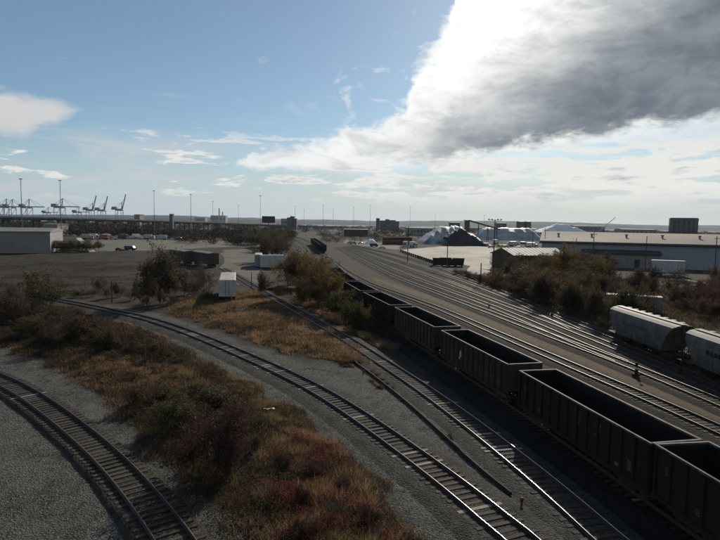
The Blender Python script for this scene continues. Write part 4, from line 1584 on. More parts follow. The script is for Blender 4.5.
# ------------------------------------------------------------------ elevated road
vp = [(-60, 470, 15.9), (0, 520, 15.9), (50, 570, 15.8), (100, 640, 15.5), (150, 740, 14.8), (200, 880, 13.2), (250, 1050, 10.8), (300, 1250, 8.0), (345, 1450, 5.0)]
P = [far(px, d, z) for px, d, z in vp]
root = empty('elevated_road', (0, 0, 0), 0, 'dark elevated road on concrete piers crossing the left middle distance', 'bridge')
dk, pa = MB(), MB()
n = 10
pts = []
for i in range(len(P) - 1):
    for k in range(n):
        pts.append(P[i].lerp(P[i + 1], k / n))
pts.append(P[-1])
for i in range(len(pts) - 1):
    a, b = pts[i], pts[i + 1]
    d = (b - a).normalized()
    s = Vector((d.y, -d.x, 0))
    for mbx, w0, w1, z0, z1 in ((dk, -7, 7, -1.6, -0.9), (dk, -5.5, 5.5, -3.6, -1.6), (pa, -7.05, -6.75, -1.5, 0.0), (pa, 6.75, 7.05, -1.5, 0.0)):
        vs = []
        for q in (a, b):
            for w, z in ((w0, z0), (w1, z0), (w1, z1), (w0, z1)):
                vs.append((q.x + s.x * w, q.y + s.y * w, q.z + z))
        mbx.add(vs, [(0, 1, 5, 4), (1, 2, 6, 5), (2, 3, 7, 6), (3, 0, 4, 7)])
dk.build('deck', M_DCONC, root)
pa.build('parapet', M_CONC, root)
acc = 0
for i in range(len(pts) - 1):
    acc += (pts[i + 1] - pts[i]).length
    if acc > 27 and pts[i].z > 6:
        acc = 0
        q = pts[i]
        d = (pts[i + 1] - q).normalized()
        s = Vector((d.y, -d.x, 0))
        mb = MB()
        for w in (-4, 4):
            mb.cyl((q.x + s.x * w, q.y + s.y * w, 0), (q.x + s.x * w, q.y + s.y * w, q.z - 4.4), 0.9, n=8)
        mb.bar((q.x - s.x * 6, q.y - s.y * 6, q.z - 4.0), (q.x + s.x * 6, q.y + s.y * 6, q.z - 4.0), 1.6, 1.2)
        mb.build('pier', M_DCONC, root)

# ------------------------------------------------------------------ harbour cranes
M_CRANE = mat('hazed_blue_grey_paint', (0.24, 0.28, 0.33), 0.7, var=0.2, scale=0.05)  # blue grey, lightened so the colour itself adds haze


def crane_meshes(up):
    D = {}
    for k, (x, y) in enumerate(((-9, -13), (9, -13), (9, 13), (-9, 13))):
        mb = MB()
        mb.box(x - 0.65, x + 0.65, y - 0.65, y + 0.65, 0, 46)
        D['leg', k] = mb
    mb = MB()
    for y in (-13, 13):
        mb.box(-9, 9, y - 0.8, y + 0.8, 12, 14)
        mb.box(-9, 9, y - 0.8, y + 0.8, 43, 46)
    for x in (-9, 9):
        mb.box(x - 0.8, x + 0.8, -13, 13, 14, 16)
        mb.bar((x, -13, 16), (x, 13, 43), 0.9)
    D['portal_frame'] = mb
    mb = MB()
    # girder runs along local x (seen from the side): land side back reach and, when lowered, the water side boom
    mb.box(-26, 10, -2.6, 2.6, 46, 49.4)
    D['girder'] = mb
    mb = MB()
    if up:
        mb.bar((10, 0, 48), (22, 0, 93), 4.0, 2.6)
    else:
        mb.box(10, 60, -2.6, 2.6, 46.3, 49.0)
    D['boom'] = mb
    mb = MB()
    mb.bar((7, -3, 46), (10, 0, 70), 1.3)
    mb.bar((7, 3, 46), (10, 0, 70), 1.3)
    mb.bar((-9, 0, 48), (10, 0, 70), 0.8)
    mb.bar((10, 0, 70), (-25, 0, 49), 0.5)
    if up:
        mb.bar((10, 0, 70), (19, 0, 82), 0.6)
    else:
        mb.bar((10, 0, 70), (34, 0, 49), 0.5)
        mb.bar((10, 0, 70), (58, 0, 49), 0.5)
    D['apex_frame'] = mb
    mb = MB()
    mb.box(-24, -8, -4.5, 4.5, 49.4, 55)
    D['machine_house'] = mb
    return [(k if isinstance(k, str) else k[0], v.mesh('crane_part', M_CRANE)) for k, v in D.items()]


CR_UP, CR_DN = crane_meshes(True), crane_meshes(False)
cr = [(90.5, 1500, 1, 1.0, 'first of the three harbour cranes with raised booms, the one nearest the lowered ones'),
      (102.0, 1520, 1, 1.0, 'middle one of the three harbour cranes with raised booms'),
      (119.5, 1480, 1, 1.05, 'last of the three harbour cranes with raised booms, beside the pale block'),
      (77.5, 1560, 0, 0.85, 'lowered harbour crane just left of the raised booms'),
      (60.0, 1450, 0, 1.15, 'harbour crane with lowered boom behind the second tall light mast'),
      (47.0, 1600, 0, 0.8, 'small harbour crane with lowered boom between the two tall light masts'),
      (27.0, 1450, 0, 1.1, 'harbour crane with lowered boom just right of the first tall light mast'),
      (10.5, 1520, 0, 1.12, 'harbour crane with lowered boom, second from the left picture edge'),
      (4.0, 1500, 0, 1.12, 'harbour crane with lowered boom at the left picture edge')]
for px, d, upf, sc, lb in cr:
    q = far(px, d)
    root = empty('harbour_crane', (q.x, q.y, 0), R(random.uniform(-14, 14)), lb, 'crane', 'harbour cranes')
    root.scale = (sc * 0.74, sc * 0.9, sc * 0.84)
    for k, me in (CR_UP if upf else CR_DN):
        link(k, me, root)
# stacked containers below the cranes
cont_c = [(0.30, 0.10, 0.07), (0.10, 0.16, 0.30), (0.45, 0.44, 0.42), (0.12, 0.20, 0.15), (0.40, 0.24, 0.08)]
M_CONT = [mat('container_paint_%s' % n_, c_, 0.7, var=0.2, scale=0.3) for n_, c_ in zip(('red', 'blue', 'white', 'green', 'orange'), cont_c)]
mb = MB()
for k in range(120):
    px = random.uniform(2, 120)
    d = random.uniform(1250, 1400)
    q = far(px, d)
    lv = random.choice((1, 2, 3, 4))
    for j in range(lv):
        mb.box(q.x, q.x + 12.2, q.y, q.y + 2.4, j * 2.62, j * 2.62 + 2.58, random.randrange(5))
tag(mb.build('container_stacks', M_CONT), 'mass of stacked shipping containers below the harbour cranes', 'containers', kind='stuff')

# mobile crane jib near the right horizon
q = far(611, 900)
root = empty('jib_crane', (q.x, q.y, 0), 0, 'thin lattice jib crane leaning over the right horizon', 'crane')
mb = MB()
mb.bar((-24, 0, 4), (6, 0, zat(615, 217.5, 900)), 0.8)
mb.build('jib', M_CRANE, root)
mb = MB()
mb.box(-30, -20, -3, 3, 0.6, 5)
mb.build('cab', M_CRANE, root)
mb = MB()
mb.box(-31, -19, -3.4, -2.2, 0, 1.2)
mb.box(-31, -19, 2.2, 3.4, 0, 1.2)
mb.build('crawler', M_DARKT, root)

# ------------------------------------------------------------------ masts and poles
M_MAST = mat('galvanised_mast', (0.22, 0.22, 0.22), 0.6, 0.3)
M_POLE = mat('brown_wood_pole', (0.075, 0.055, 0.04), 0.9)
masts = [(22, 178.5, 330, 0.30, 'first tall light mast from the left, over the harbour cranes'),
         (61, 180, 350, 0.28, 'second tall light mast from the left, over the harbour cranes'),
         (154.3, 190.5, 430, 0.24, 'tall light mast right of the cranes, first over the open skyline'),
         (191, 194, 450, 0.24, 'tall light mast second over the open skyline, before the plant'),
         (213, 201, 620, 0.22, 'thin light mast directly left of the distant plant chimneys'),
         (238.5, 205.5, 760, 0.22, 'short thin light mast right of the distant plant chimneys'),
         (260.3, 195.5, 470, 0.20, 'tall light mast standing right behind the billboard'),
         (295, 206, 760, 0.24, 'light mast with crossbars right of the dark headframe tower'),
         (304, 209.5, 900, 0.24, 'short light mast right of the one with crossbars'),
         (323, 205, 800, 0.24, 'light mast above the dark rail cars on the far bend'),
         (333, 208, 900, 0.24, 'light mast right of the far bend, shorter than its neighbour'),
         (353.5, 207, 760, 0.24, 'light mast left of the jagged mill building'),
         (370, 205, 860, 0.24, 'light mast over the left end of the jagged mill building'),
         (410, 206, 820, 0.22, 'thin light mast right of the jagged mill building'),
         (435, 214, 900, 0.22, 'short light mast above the left covered heap'),
         (484, 215, 800, 0.22, 'short light mast beside the sloping conveyor')]
for px, yt, d, r_, lb in masts:
    q = far(px, d)
    h_ = zat(px, yt, d)
    root = empty('light_mast', (q.x, q.y, 0), 0, lb, 'light mast', 'tall light masts on the skyline')
    mb = MB()
    mb.cyl((0, 0, 0), (0, 0, h_), r_ * 1.0, r_ * 0.5, 8)
    mb.build('pole', M_MAST, root)
    mb = MB()
    for k in range(6):
        t = k * math.pi / 3
        mb.box(math.cos(t) * 0.7 - 0.22, math.cos(t) * 0.7 + 0.22, math.sin(t) * 0.7 - 0.22, math.sin(t) * 0.7 + 0.22, h_ - 0.5, h_ - 0.1)
    mb.cyl((0, 0, h_ - 0.5), (0, 0, h_ - 0.3), 1.0, n=12)
    mb.build('lamp_ring', M_MAST, root)

poles = [(447, 267.5, 230, 'wood utility pole standing behind the black scrap trucks', 1),
         (493, 276, 219.5, 'tall pole with a wide lamp head in front of the beige lot', 2),
         (407.5, 262, 226, 'thin utility pole beside the far track fan', 1),
         (532, 258, 231, 'utility pole before the left end of the long warehouse', 1),
         (544, 262, 228, 'utility pole at the corner of the long warehouse', 1),
         (592.5, 266, 232, 'utility pole at the middle of the long warehouse wall', 1),
         (645, 270, 236, 'utility pole in front of the tall warehouse wall, above the pale roof edge', 0),
         (714.5, 273, 236, 'utility pole at the right end of the long warehouse', 1),
         (480.5, 284, 263, 'short post on the tan bank beside the outermost track', 0),
         (251.5, 290, 272, 'slim signal post at the head of the straight track', 0),
         (145, 367, 345, 'short dark stump post in the scrub between the two curved tracks', 0),
         (112, 303, 280, 'fence corner post on the dark field', 0)]
for px, py, yt, lb, arms in poles:
    q = at(px, py)
    h_ = max(1.2, zat(px, yt, q.y))
    root = empty('utility_pole' if h_ > 5 else 'post', (q.x, q.y, 0), R(random.uniform(-20, 20)), lb, 'pole' if h_ > 5 else 'post')
    mb = MB()
    r_ = 0.15 if h_ > 5 else 0.09
    mb.cyl((0, 0, -0.2), (0, 0, h_), r_ * 1.2, r_ * 0.8, 8)
    mb.build('shaft', M_POLE, root)
    if arms == 1:
        mb = MB()
        mb.box(-1.2, 1.2, -0.06, 0.06, h_ - 0.9, h_ - 0.75)
        mb.build('crossarm', M_POLE, root)
        for x in (-1.05, -0.5, 0.5, 1.05):
            mb = MB()
            mb.cyl((x, 0, h_ - 0.75), (x, 0, h_ - 0.5), 0.05, 0.03, 6)
            mb.build('insulator', M_CONC, root)
    if arms == 2:
        mb = MB()
        mb.box(-1.9, 1.9, -0.06, 0.06, h_ - 0.22, h_ - 0.12)
        mb.build('crossarm', M_MAST, root)
        for x in (-1.7, -0.8, 0.8, 1.7):
            mb = MB()
            mb.box(x - 0.22, x + 0.22, -0.3, 0.15, h_ - 0.12, h_ + 0.16)
            mb.build('floodlight', M_MAST, root)

# billboard
q = far(268.5, 640)
zb, zt = zat(268, 222.8, 640), zat(268, 216.2, 640)
root = empty('billboard', (q.x, q.y, 0), R(14), 'dark billboard on a single post above the bare trees', 'billboard')
mb = MB()
mb.box(-7.5, 7.5, -0.4, 0.4, zb, zt)
mb.build('board', M_DARKT, root)
mb = MB()
mb.cyl((0, 0.2, 0), (0, 0.2, zb), 0.5, n=10)
mb.box(-5, 5, -0.9, -0.4, zb - 0.3, zb - 0.1)
mb.build('post', M_DARKT, root)

# ------------------------------------------------------------------ vehicles
def car_mesh(name, body_m, kind):
    mb = MB()
    if kind == 'car':
        prof = [(-2.2, 0.35), (2.2, 0.35), (2.25, 0.75), (1.2, 0.95), (0.6, 1.42), (-1.1, 1.42), (-1.8, 0.98), (-2.25, 0.9)]
        mb.prism(prof, -0.85, 0.85, 'y', 0)
        mb.prism([(1.05, 0.98), (0.58, 1.36), (-1.05, 1.36), (-1.6, 0.98)], -0.87, 0.87, 'y', 1)
        wx, wr = (-1.35, 1.4), 0.33
    elif kind == 'van':
        prof = [(-2.6, 0.4), (2.5, 0.4), (2.6, 1.0), (2.0, 1.25), (1.5, 2.1), (-2.6, 2.15)]
        mb.prism(prof, -0.95, 0.95, 'y', 0)
        mb.prism([(1.95, 1.28), (1.5, 1.95), (0.6, 1.95), (0.6, 1.28)], -0.97, 0.97, 'y', 1)
        wx, wr = (-1.6, 1.6), 0.38
    else:
        mb.box(-4.2, 1.4, -1.2, 1.2, 1.0, 3.6, 0)
        mb.prism([(1.6, 0.6), (3.4, 0.6), (3.4, 1.6), (3.0, 2.6), (1.6, 2.7)], -1.15, 1.15, 'y', 3)
        mb.prism([(3.38, 1.65), (3.04, 2.5), (2.2, 2.5), (2.2, 1.65)], -1.17, 1.17, 'y', 1)
        mb.box(-4.2, 3.2, -0.5, 0.5, 0.6, 1.0, 2)
        wx, wr = (-3.2, -2.1, 2.4), 0.5
    for x in wx:
        for s in (-1, 1):
            w0 = 0.88 if kind == 'car' else 1.0
            mb.cyl((x, s * (w0 - 0.2), wr), (x, s * (w0 + 0.02), wr), wr, n=12, mi=2)
    return mb.mesh(name, [body_m, M_GLASSD, M_TYRE, M_TWHITE])


PAINT = {n_: mat('%s_car_paint' % n_, c_, 0.35, var=0.08, spec=0.5) for n_, c_ in
         dict(white=(0.66, 0.66, 0.65), red=(0.35, 0.06, 0.045), tan=(0.45, 0.34, 0.22), silver=(0.42, 0.43, 0.44), dark=(0.04, 0.042, 0.05), blue=(0.08, 0.13, 0.26)).items()}
KM = {}


def vehicle(px, py, kind, colr, rz, label, group):
    k = (kind, colr)
    if k not in KM:
        KM[k] = car_mesh({'car': 'parked_car', 'van': 'parked_van', 'truck': 'parked_truck'}[kind], PAINT[colr], kind)
    q = at(px, py)
    o = link({'car': 'parked_car', 'van': 'parked_van', 'truck': 'parked_truck'}[kind], KM[k])
    o.location = (q.x, q.y, 0.06)
    o.rotation_euler = (0, 0, R(rz))
    tag(o, label, kind if kind != 'car' else 'car', group)
    return o


row = [('truck', 'red'), ('truck', 'tan'), ('truck', 'white'), ('truck', 'red'), ('truck', 'white'), ('van', 'silver'), ('truck', 'dark'), ('truck', 'dark'), ('van', 'silver'), ('truck', 'white'), ('van', 'white'), ('truck', 'silver'), ('van', 'white'), ('truck', 'silver'), ('van', 'dark'), ('car', 'white'), ('van', 'white'), ('car', 'silver')]
ordw = ['first', 'second', 'third', 'fourth', 'fifth', 'sixth', 'seventh', 'eighth', 'ninth', 'tenth', 'eleventh', 'twelfth', 'thirteenth', 'fourteenth', 'fifteenth', 'sixteenth', 'seventeenth', 'eighteenth', 'nineteenth', 'twentieth']
for i, (kd, cl_) in enumerate(row):
    vehicle(83 + i * 6.0 + random.uniform(-1, 1), 239.0 + random.uniform(-0.8, 0.9), kd, cl_, random.choice((0, 180)) + random.uniform(-35, 35),
            '%s %s, %s from the left in the vehicle row beyond the pale lot' % (cl_, kd, ordw[i]), 'vehicles parked beyond the pale lot')
for i, (px, py, kd, cl_) in enumerate([(62, 236.5, 'van', 'dark'), (68, 235.3, 'truck', 'white'), (73, 236.4, 'car', 'silver'), (57, 238, 'car', 'white'), (120, 251, 'car', 'dark'), (130.5, 250.5, 'van', 'dark')]):
    vehicle(px, py, kd, cl_, random.uniform(-30, 30),
            ['dark van parked by the elevated road piers', 'white truck under the elevated road near the grey warehouse', 'silver car parked just left of the vehicle row',
             'white car beside the corner of the grey warehouse', 'dark car alone on the near edge of the pale lot', 'dark van alone on the near edge of the pale lot'][i], None)
rrow = [('car', 'white'), ('van', 'white'), ('car', 'dark'), ('truck', 'white'), ('car', 'silver'), ('van', 'tan'), ('car', 'dark'), ('truck', 'silver'), ('car', 'white'), ('van', 'dark'), ('car', 'silver'), ('truck', 'white')]
for i, (kd, cl_) in enumerate(rrow):
    vehicle(482 + i * 4.6, 244.5 + (i % 3) * 1.9 + random.uniform(-0.4, 0.4), kd, cl_, random.uniform(-60, 60),
            '%s %s, %s from the left in the cluster behind the metal roofed shed' % (cl_, kd, ordw[i]), 'vehicles clustered behind the shed')
vehicle(405, 247.2, 'truck', 'silver', -100, 'pale truck at the corner of the beige lot, cab towards the tracks', None)
vehicle(413.5, 247.5, 'truck', 'white', -70, 'white cab truck beside the pale one at the beige lot', None)
vehicle(382, 248.8, 'car', 'white', 8, 'white car parked below the dark red containers', None)
vehicle(374, 246.8, 'van', 'dark', 20, 'dark van in front of the white stone pile', None)
vehicle(353, 244.5, 'van', 'tan', 5, 'tan van at the far end of the track fan', None)
vehicle(361, 244.2, 'car', 'white', -10, 'white car left of the white stone pile', None)

# dark red containers in a row
M_DRED = mat('dark_red_container', (0.13, 0.035, 0.028), 0.75, var=0.3, scale=0.4)


def container(q, rz, m_, label, group, L=12.2, h=2.6, name='shipping_container', z=0.0):
    root = empty(name, (q.x, q.y, z), rz, label, 'container', group)
    mb = MB()
    mb.box(-L / 2, L / 2, -1.2, 1.2, 0.1, h)
    mb.build('body', m_, root)
    for s in (-1, 1):
        mb = MB()
        for k in range(int(L / 0.6)):
            x = -L / 2 + 0.3 + k * 0.6
            mb.box(x - 0.12, x + 0.12, min(s * 1.2, s * 1.24), max(s * 1.2, s * 1.24), 0.2, h - 0.15)
        mb.build('corrugation', m_, root)
    mb = MB()
    for x in (-L / 2, L / 2):
        for y in (-1.2, 1.2):
            mb.box(x - 0.09, x + 0.09, y - 0.09, y + 0.09, 0, h + 0.05)
    mb.build('corner_posts', m_, root)
    return root


cw_ = ['leftmost', 'second from left', 'middle', 'fourth from left', 'rightmost']
for i in range(3):
    for j in range(2):
        q = at(387.5 + i * 9.6, 244.6)
        container(Vector((q.x, q.y, 0)), R(random.uniform(-3, 3)), M_DRED, 'dark red container, %s column of the red wall, %s' % (['left', 'middle', 'right'][i], ['on the ground', 'stacked on top'][j]), 'dark red containers', 7.2, 2.6, z=j * 2.66)

# black scrap trucks / low black tank row on the beige lot
M_BLK = mat('sooty_black', (0.025, 0.025, 0.026), 0.8, var=0.3)
for i, (px, py) in enumerate([(438.5, 266.0), (445.5, 266.2), (452.5, 266.3), (458.3, 266.3)]):
    q = at(px, py)
    root = empty('dump_box', (q.x, q.y, 0), R(-6 + random.uniform(-8, 8)), '%s black open steel bin in the row on the beige lot' % (['first', 'second', 'third', 'fourth'][i]), 'bin', 'black steel bins on the beige lot')
    hh = 2.6 + random.uniform(-0.3, 0.5)
    mb = MB()
    mb.prism([(-1.9, 0.4), (1.7, 0.4), (2.05, hh), (-2.05, hh)], -1.2, 1.2, 'y')
    mb.build('bin_body', M_BLK, root)
    mb = MB()
    mb.box(-2.1, 2.1, -1.26, -1.14, hh - 0.15, hh + 0.02)
    mb.box(-2.1, 2.1, 1.14, 1.26, hh - 0.15, hh + 0.02)
    for x in (-1.2, 0, 1.2):
        mb.box(x - 0.08, x + 0.08, -1.28, 1.28, 0.4, hh - 0.2)
    mb.build('rim', M_BLK, root)
    for x in (-1.2, 1.2):
        mb = MB()
        mb.cyl((x, -1.1, 0.25), (x, 1.1, 0.25), 0.25, n=10)
        mb.build('roller', M_TYRE, root)

# barrier posts along the lot edge
bol = MB()
bol.box(-0.35, 0.35, -0.35, 0.35, -0.1, 1.15)
bol.box(-0.42, 0.42, -0.42, 0.42, 1.1, 1.3)
BOL = bol.mesh('barrier_post', M_DARKT)
for i in range(16):
    t = i / 15
    q = at(401 + 31 * t, 252.3 + 11.0 * t)
    o = link('barrier_post', BOL)
    o.location = (q.x, q.y, 0)
    o.rotation_euler = (0, 0, R(random.uniform(-20, 20)))
    tag(o, 'short dark post along the beige lot edge, %s counting from the far end' % ordw[i], 'post', 'barrier posts along the beige lot')

# chain link fence on the dark field
fp = [at(x, y) for x, y in [(-30, 281), (20, 286), (70, 290), (130, 292.5)]]
root = empty('wire_fence', (fp[-1].x, fp[-1].y, 0), 0, 'thin wire fence with slender posts across the dark field', 'fence')
o0 = Vector((fp[-1].x, fp[-1].y, 0))
M_FENCE = mat('fence_steel', (0.20, 0.20, 0.19), 0.6, 0.4)
for i in range(len(fp) - 1):
    a, b = fp[i] - o0, fp[i + 1] - o0
    k = max(2, int((b - a).length / 3.2))
    for j in range(k):
        p = a.lerp(b, j / k)
        mb = MB()
        mb.cyl((0, 0, 0), (0, 0, 2.4), 0.05, n=6)
        o = mb.build('post', M_FENCE, root)
        o.location = (p.x, p.y, 0)
    for z in (0.2, 1.2, 2.3):
        mb = MB()
        mb.bar((a.x, a.y, z), (b.x, b.y, z), 0.02)
        mb.build('wire', M_FENCE, root)
q = at(112, 297)

# ------------------------------------------------------------------ small trackside things
# loose rail lying between the two nearest long tracks
lp = Path([at(*q) for q in [(338, 352), (355, 363), (372, 376), (392, 391), (412, 408), (436, 430), (458, 451), (485, 475), (516, 500)]], 0.6)
idx = np.arange(len(lp.S))
V, Fs = sweep(lp, idx, [(-0.09, 0), (0.09, 0), (0.09, 0.03), (0.04, 0.08), (0.05, 0.18), (-0.05, 0.18), (-0.04, 0.08), (-0.09, 0.03)], 0.04, 0)
o = link('loose_rail', np_mesh('loose_rail', V, Fs, mat('black_old_rail', (0.038, 0.026, 0.020), 0.9, 0.0), 4))
tag(o, 'long dark loose rail lying in the gravel between the two near tracks', 'rail')
q = at(521.5, 507)
root = empty('marker_post', (q.x, q.y, 0), 0, 'small rusty marker post at the end of the loose rail', 'post')
mb = MB()
mb.cyl((0, 0, -0.1), (0, 0, 0.5), 0.06, 0.05, 8)
mb.build('shaft', mat('rusty_red', (0.09, 0.035, 0.022), 0.8), root)
mb = MB()
mb.box(-0.07, 0.07, -0.065, 0.065, 0.3, 0.52)
mb.build('target', MATS['rusty_red'], root)
# scrap of white litter in the scrub
q = at(270, 413.5)
o = None
mb = MB()
for k in range(7):
    x, y = random.uniform(-0.55, 0.55), random.uniform(-0.2, 0.2)
    a = random.uniform(0, 3)
    w, l_ = random.uniform(0.06, 0.12), random.uniform(0.12, 0.3)
    ca, sa = math.cos(a), math.sin(a)
    z = 0.5 + random.uniform(0, 0.06)
    mb.add([(x + ca * l_ - sa * w, y + sa * l_ + ca * w, z), (x - ca * l_ - sa * w, y - sa * l_ + ca * w, z + 0.05), (x - ca * l_ + sa * w, y - sa * l_ - ca * w, z + 0.02), (x + ca * l_ + sa * w, y + sa * l_ - ca * w, z + 0.07), (x, y, z + 0.1)],
           [(0, 1, 4), (1, 2, 4), (2, 3, 4), (3, 0, 4), (3, 2, 1, 0)])
o = mb.build('litter', mat('white_litter', (0.75, 0.76, 0.78), 0.6))
o.location = (q.x, q.y, float(relief([q.x], [q.y])[0]) + 0.0)
o.scale = (0.62, 0.62, 0.62)
tag(o, 'torn white litter lying in the scrub between the two curved tracks', 'litter')
# switch stands in the yard
for i, (px, py, lb) in enumerate([(489, 309, 'switch stand left of the thicket foot, among the yard rails'), (636, 377, 'switch stand on the grass edge of the dirt lane'),
                                  (552, 318, 'switch stand below the thicket beside the outer yard tracks'), (680, 376, 'switch stand before the covered hopper cars')]):
    q = at(px, py)
    root = empty('switch_stand', (q.x, q.y, 0.1), R(random.uniform(0, 90)), lb, 'switch stand', 'switch stands in the yard')
    mb = MB()
    mb.box(-0.3, 0.3, -0.25, 0.25, 0, 0.22)
    mb.prism([(-0.16, 0.22), (0.16, 0.22), (0.08, 0.7), (-0.08, 0.7)], -0.12, 0.12)
    mb.build('base', M_UNDER, root)
    mb = MB()
    mb.cyl((0, 0, 0.7), (0, 0, 1.3), 0.03, n=6)
    mb.box(-0.16, 0.16, -0.02, 0.02, 1.05, 1.35)
    mb.build('target', M_UNDER, root)
    mb = MB()
    mb.bar((0, 0, 0.4), (0.7, 0, 0.25), 0.05)
    mb.build('lever', M_UNDER, root)

# low pale kerb wall in front of the long warehouse
kp = Path([at(*q) for q in [(668, 281.5), (685, 282.5), (700, 285), (722, 289), (760, 296)]], 1.0)
V, Fs = sweep(kp, np.arange(len(kp.S)), [(-0.25, -0.1), (0.25, -0.1), (0.25, 0.75), (-0.25, 0.75)], 0.0, 0)
o = link('kerb_wall', np_mesh('kerb_wall', V, Fs, mat('pale_kerb', (0.55, 0.53, 0.49), 0.8), 4))
tag(o, 'low pale concrete wall curving through the brush before the long warehouse', 'wall')

# ------------------------------------------------------------------ vegetation
M_BARK = mat('grey_brown_bark', (0.055, 0.045, 0.038), 0.95, var=0.3, scale=2)
LM = {
    'brown': leaf_mat('brown_leaves', [(0.036, 0.026, 0.017), (0.080, 0.055, 0.034), (0.145, 0.095, 0.052)], trans=0.4),
    'olive': leaf_mat('olive_leaves', [(0.032, 0.031, 0.015), (0.072, 0.065, 0.027), (0.14, 0.115, 0.045)], trans=0.4),
    'gold': leaf_mat('golden_leaves', [(0.05, 0.037, 0.015), (0.12, 0.080, 0.026), (0.21, 0.13, 0.04)], trans=0.4),
    'maroon': leaf_mat('maroon_leaves', [(0.024, 0.014, 0.013), (0.052, 0.026, 0.022), (0.09, 0.04, 0.032)], trans=0.35),
    'grey': leaf_mat('withered_leaves', [(0.034, 0.027, 0.021), (0.068, 0.054, 0.041), (0.11, 0.084, 0.06)], trans=0.35),
}
M_STRAW = leaf_mat('straw_grass', [(0.085, 0.056, 0.031), (0.18, 0.115, 0.062), (0.32, 0.21, 0.115), (0.46, 0.33, 0.20)], trans=0.45)
M_DRY = leaf_mat('dull_dry_grass', [(0.028, 0.024, 0.015), (0.058, 0.044, 0.027), (0.10, 0.070, 0.040), (0.17, 0.12, 0.068)], trans=0.4)
M_WEED = leaf_mat('dark_weeds', [(0.018, 0.019, 0.010), (0.042, 0.042, 0.018), (0.065, 0.042, 0.025), (0.09, 0.054, 0.028)], trans=0.35)
M_RED = leaf_mat('red_weeds', [(0.04, 0.018, 0.016), (0.11, 0.026, 0.028), (0.24, 0.045, 0.05)], trans=0.5)


def grow(seed, h, w, n_stems, leaf_n, leaf_s, trunk=False):
    """branch skeleton and leaves of one shrub or tree, as plain arrays"""
    rn = np.random.default_rng(seed)
    SV, SF, tips = [], [], []

    def tube(p, q, r0, r1):
        d = q - p
        L = np.linalg.norm(d)
        if L < 1e-5:
            return
        d = d / L
        s = np.cross(d, (0.3, 0.2, 0.93))
        s /= np.linalg.norm(s)
        u = np.cross(s, d)
        o = len(SV)
        for c_, r in ((p, r0), (q, r1)):
            for k in range(3):
                t = k * 2.0944
                SV.append(c_ + (s * math.cos(t) + u * math.sin(t)) * r)
        for k in range(3):
            a, b = o + k, o + (k + 1) % 3
            SF.append((a, b, b + 3))
            SF.append((a, b + 3, a + 3))

    def limb(p, d, L, r, depth):
        n = 4 if depth < 2 else 2
        for i in range(n):
            d = d + rn.normal(0, 0.16, 3) + np.array((0, 0, 0.05))
            d /= np.linalg.norm(d)
            q = p + d * (L / n)
            r1 = max(r * (1 - 0.7 / n), 0.006)
            tube(p, q, r, r1)
            if depth < 3 and (i > 0 or depth > 0):
                for _ in range(2 if depth < 2 else 1):
                    if rn.random() < 0.85:
                        dd = d + rn.normal(0, 0.65, 3)
                        dd[2] = dd[2] * 0.8 + 0.12
                        dd /= np.linalg.norm(dd)
                        limb(q, dd, L * rn.uniform(0.35, 0.6), r1 * 0.65, depth + 1)
            p, r = q, r1
            if depth >= 1:
                tips.append(p)

    if trunk:
        base = np.array((0.0, 0.0, -0.1))
        top = np.array((rn.normal(0, 0.15), rn.normal(0, 0.15), h * 0.3))
        tube(base, top, h * 0.022, h * 0.017)
        for k in range(n_stems):
            a = rn.uniform(0, 6.28)
            t = rn.uniform(0.15, 0.75)
            limb(top - np.array((0, 0, rn.uniform(0, h * 0.1))), np.array((math.cos(a) * t, math.sin(a) * t, 1.0)), h * rn.uniform(0.45, 0.68), h * 0.013, 0)
    else:
        for k in range(n_stems):
            a = rn.uniform(0, 6.28)
            t = rn.uniform(0.1, 0.9) * w / h
            r_ = rn.uniform(0, 0.18) * w
            limb(np.array((math.cos(a) * r_, math.sin(a) * r_, -0.1)), np.array((math.cos(a) * t, math.sin(a) * t, 1.0)), h * rn.uniform(0.6, 0.95), h * 0.011, 0)
    SV_, SF_ = np.array(SV), np.array(SF)
    T = np.array(tips)
    T = T[T[:, 2] > 0.08 * h]
    c_ = T[rn.integers(0, len(T), leaf_n)] + rn.normal(0, 1, (leaf_n, 3)) * np.array((0.055 * w, 0.055 * w, 0.04 * h))
    c_[:, 2] = np.maximum(c_[:, 2], 0.03)
    u = rn.normal(0, 1, (leaf_n, 3))
    u /= np.linalg.norm(u, axis=1)[:, None]
    v = np.cross(u, rn.normal(0, 1, (leaf_n, 3)))
    v /= np.linalg.norm(v, axis=1)[:, None]
    s = leaf_s * rn.uniform(0.6, 1.4, (leaf_n, 1))
    LV = np.stack([c_ - u * s, c_ + v * s * 0.55, c_ + u * s, c_ - v * s * 0.55], 1).reshape(-1, 3)
    LF = np.arange(leaf_n * 4).reshape(-1, 4)
    # normalise to height 1 and width 1
    hh = np.percentile(LV[:, 2], 99)
    ww = 2 * np.percentile(np.hypot(LV[:, 0], LV[:, 1]), 97)
    k = np.array((1 / ww, 1 / ww, 1 / hh))
    return SV_ * k, SF_, LV * k, LF


PROTO = {}


def protos(kind, leafk, n, **kw):
    PROTO[kind] = []
    for i in range(n):
        SV, SF, LV, LF = grow(hash(kind) % 1 + 100 * (sorted(PROTO).index(kind) + 1) + i + len(kind) * 7, **kw)
        PROTO[kind].append((np_mesh('branches', SV, SF, M_BARK, 3), np_mesh('foliage', LV, LF, LM[leafk], 4)))


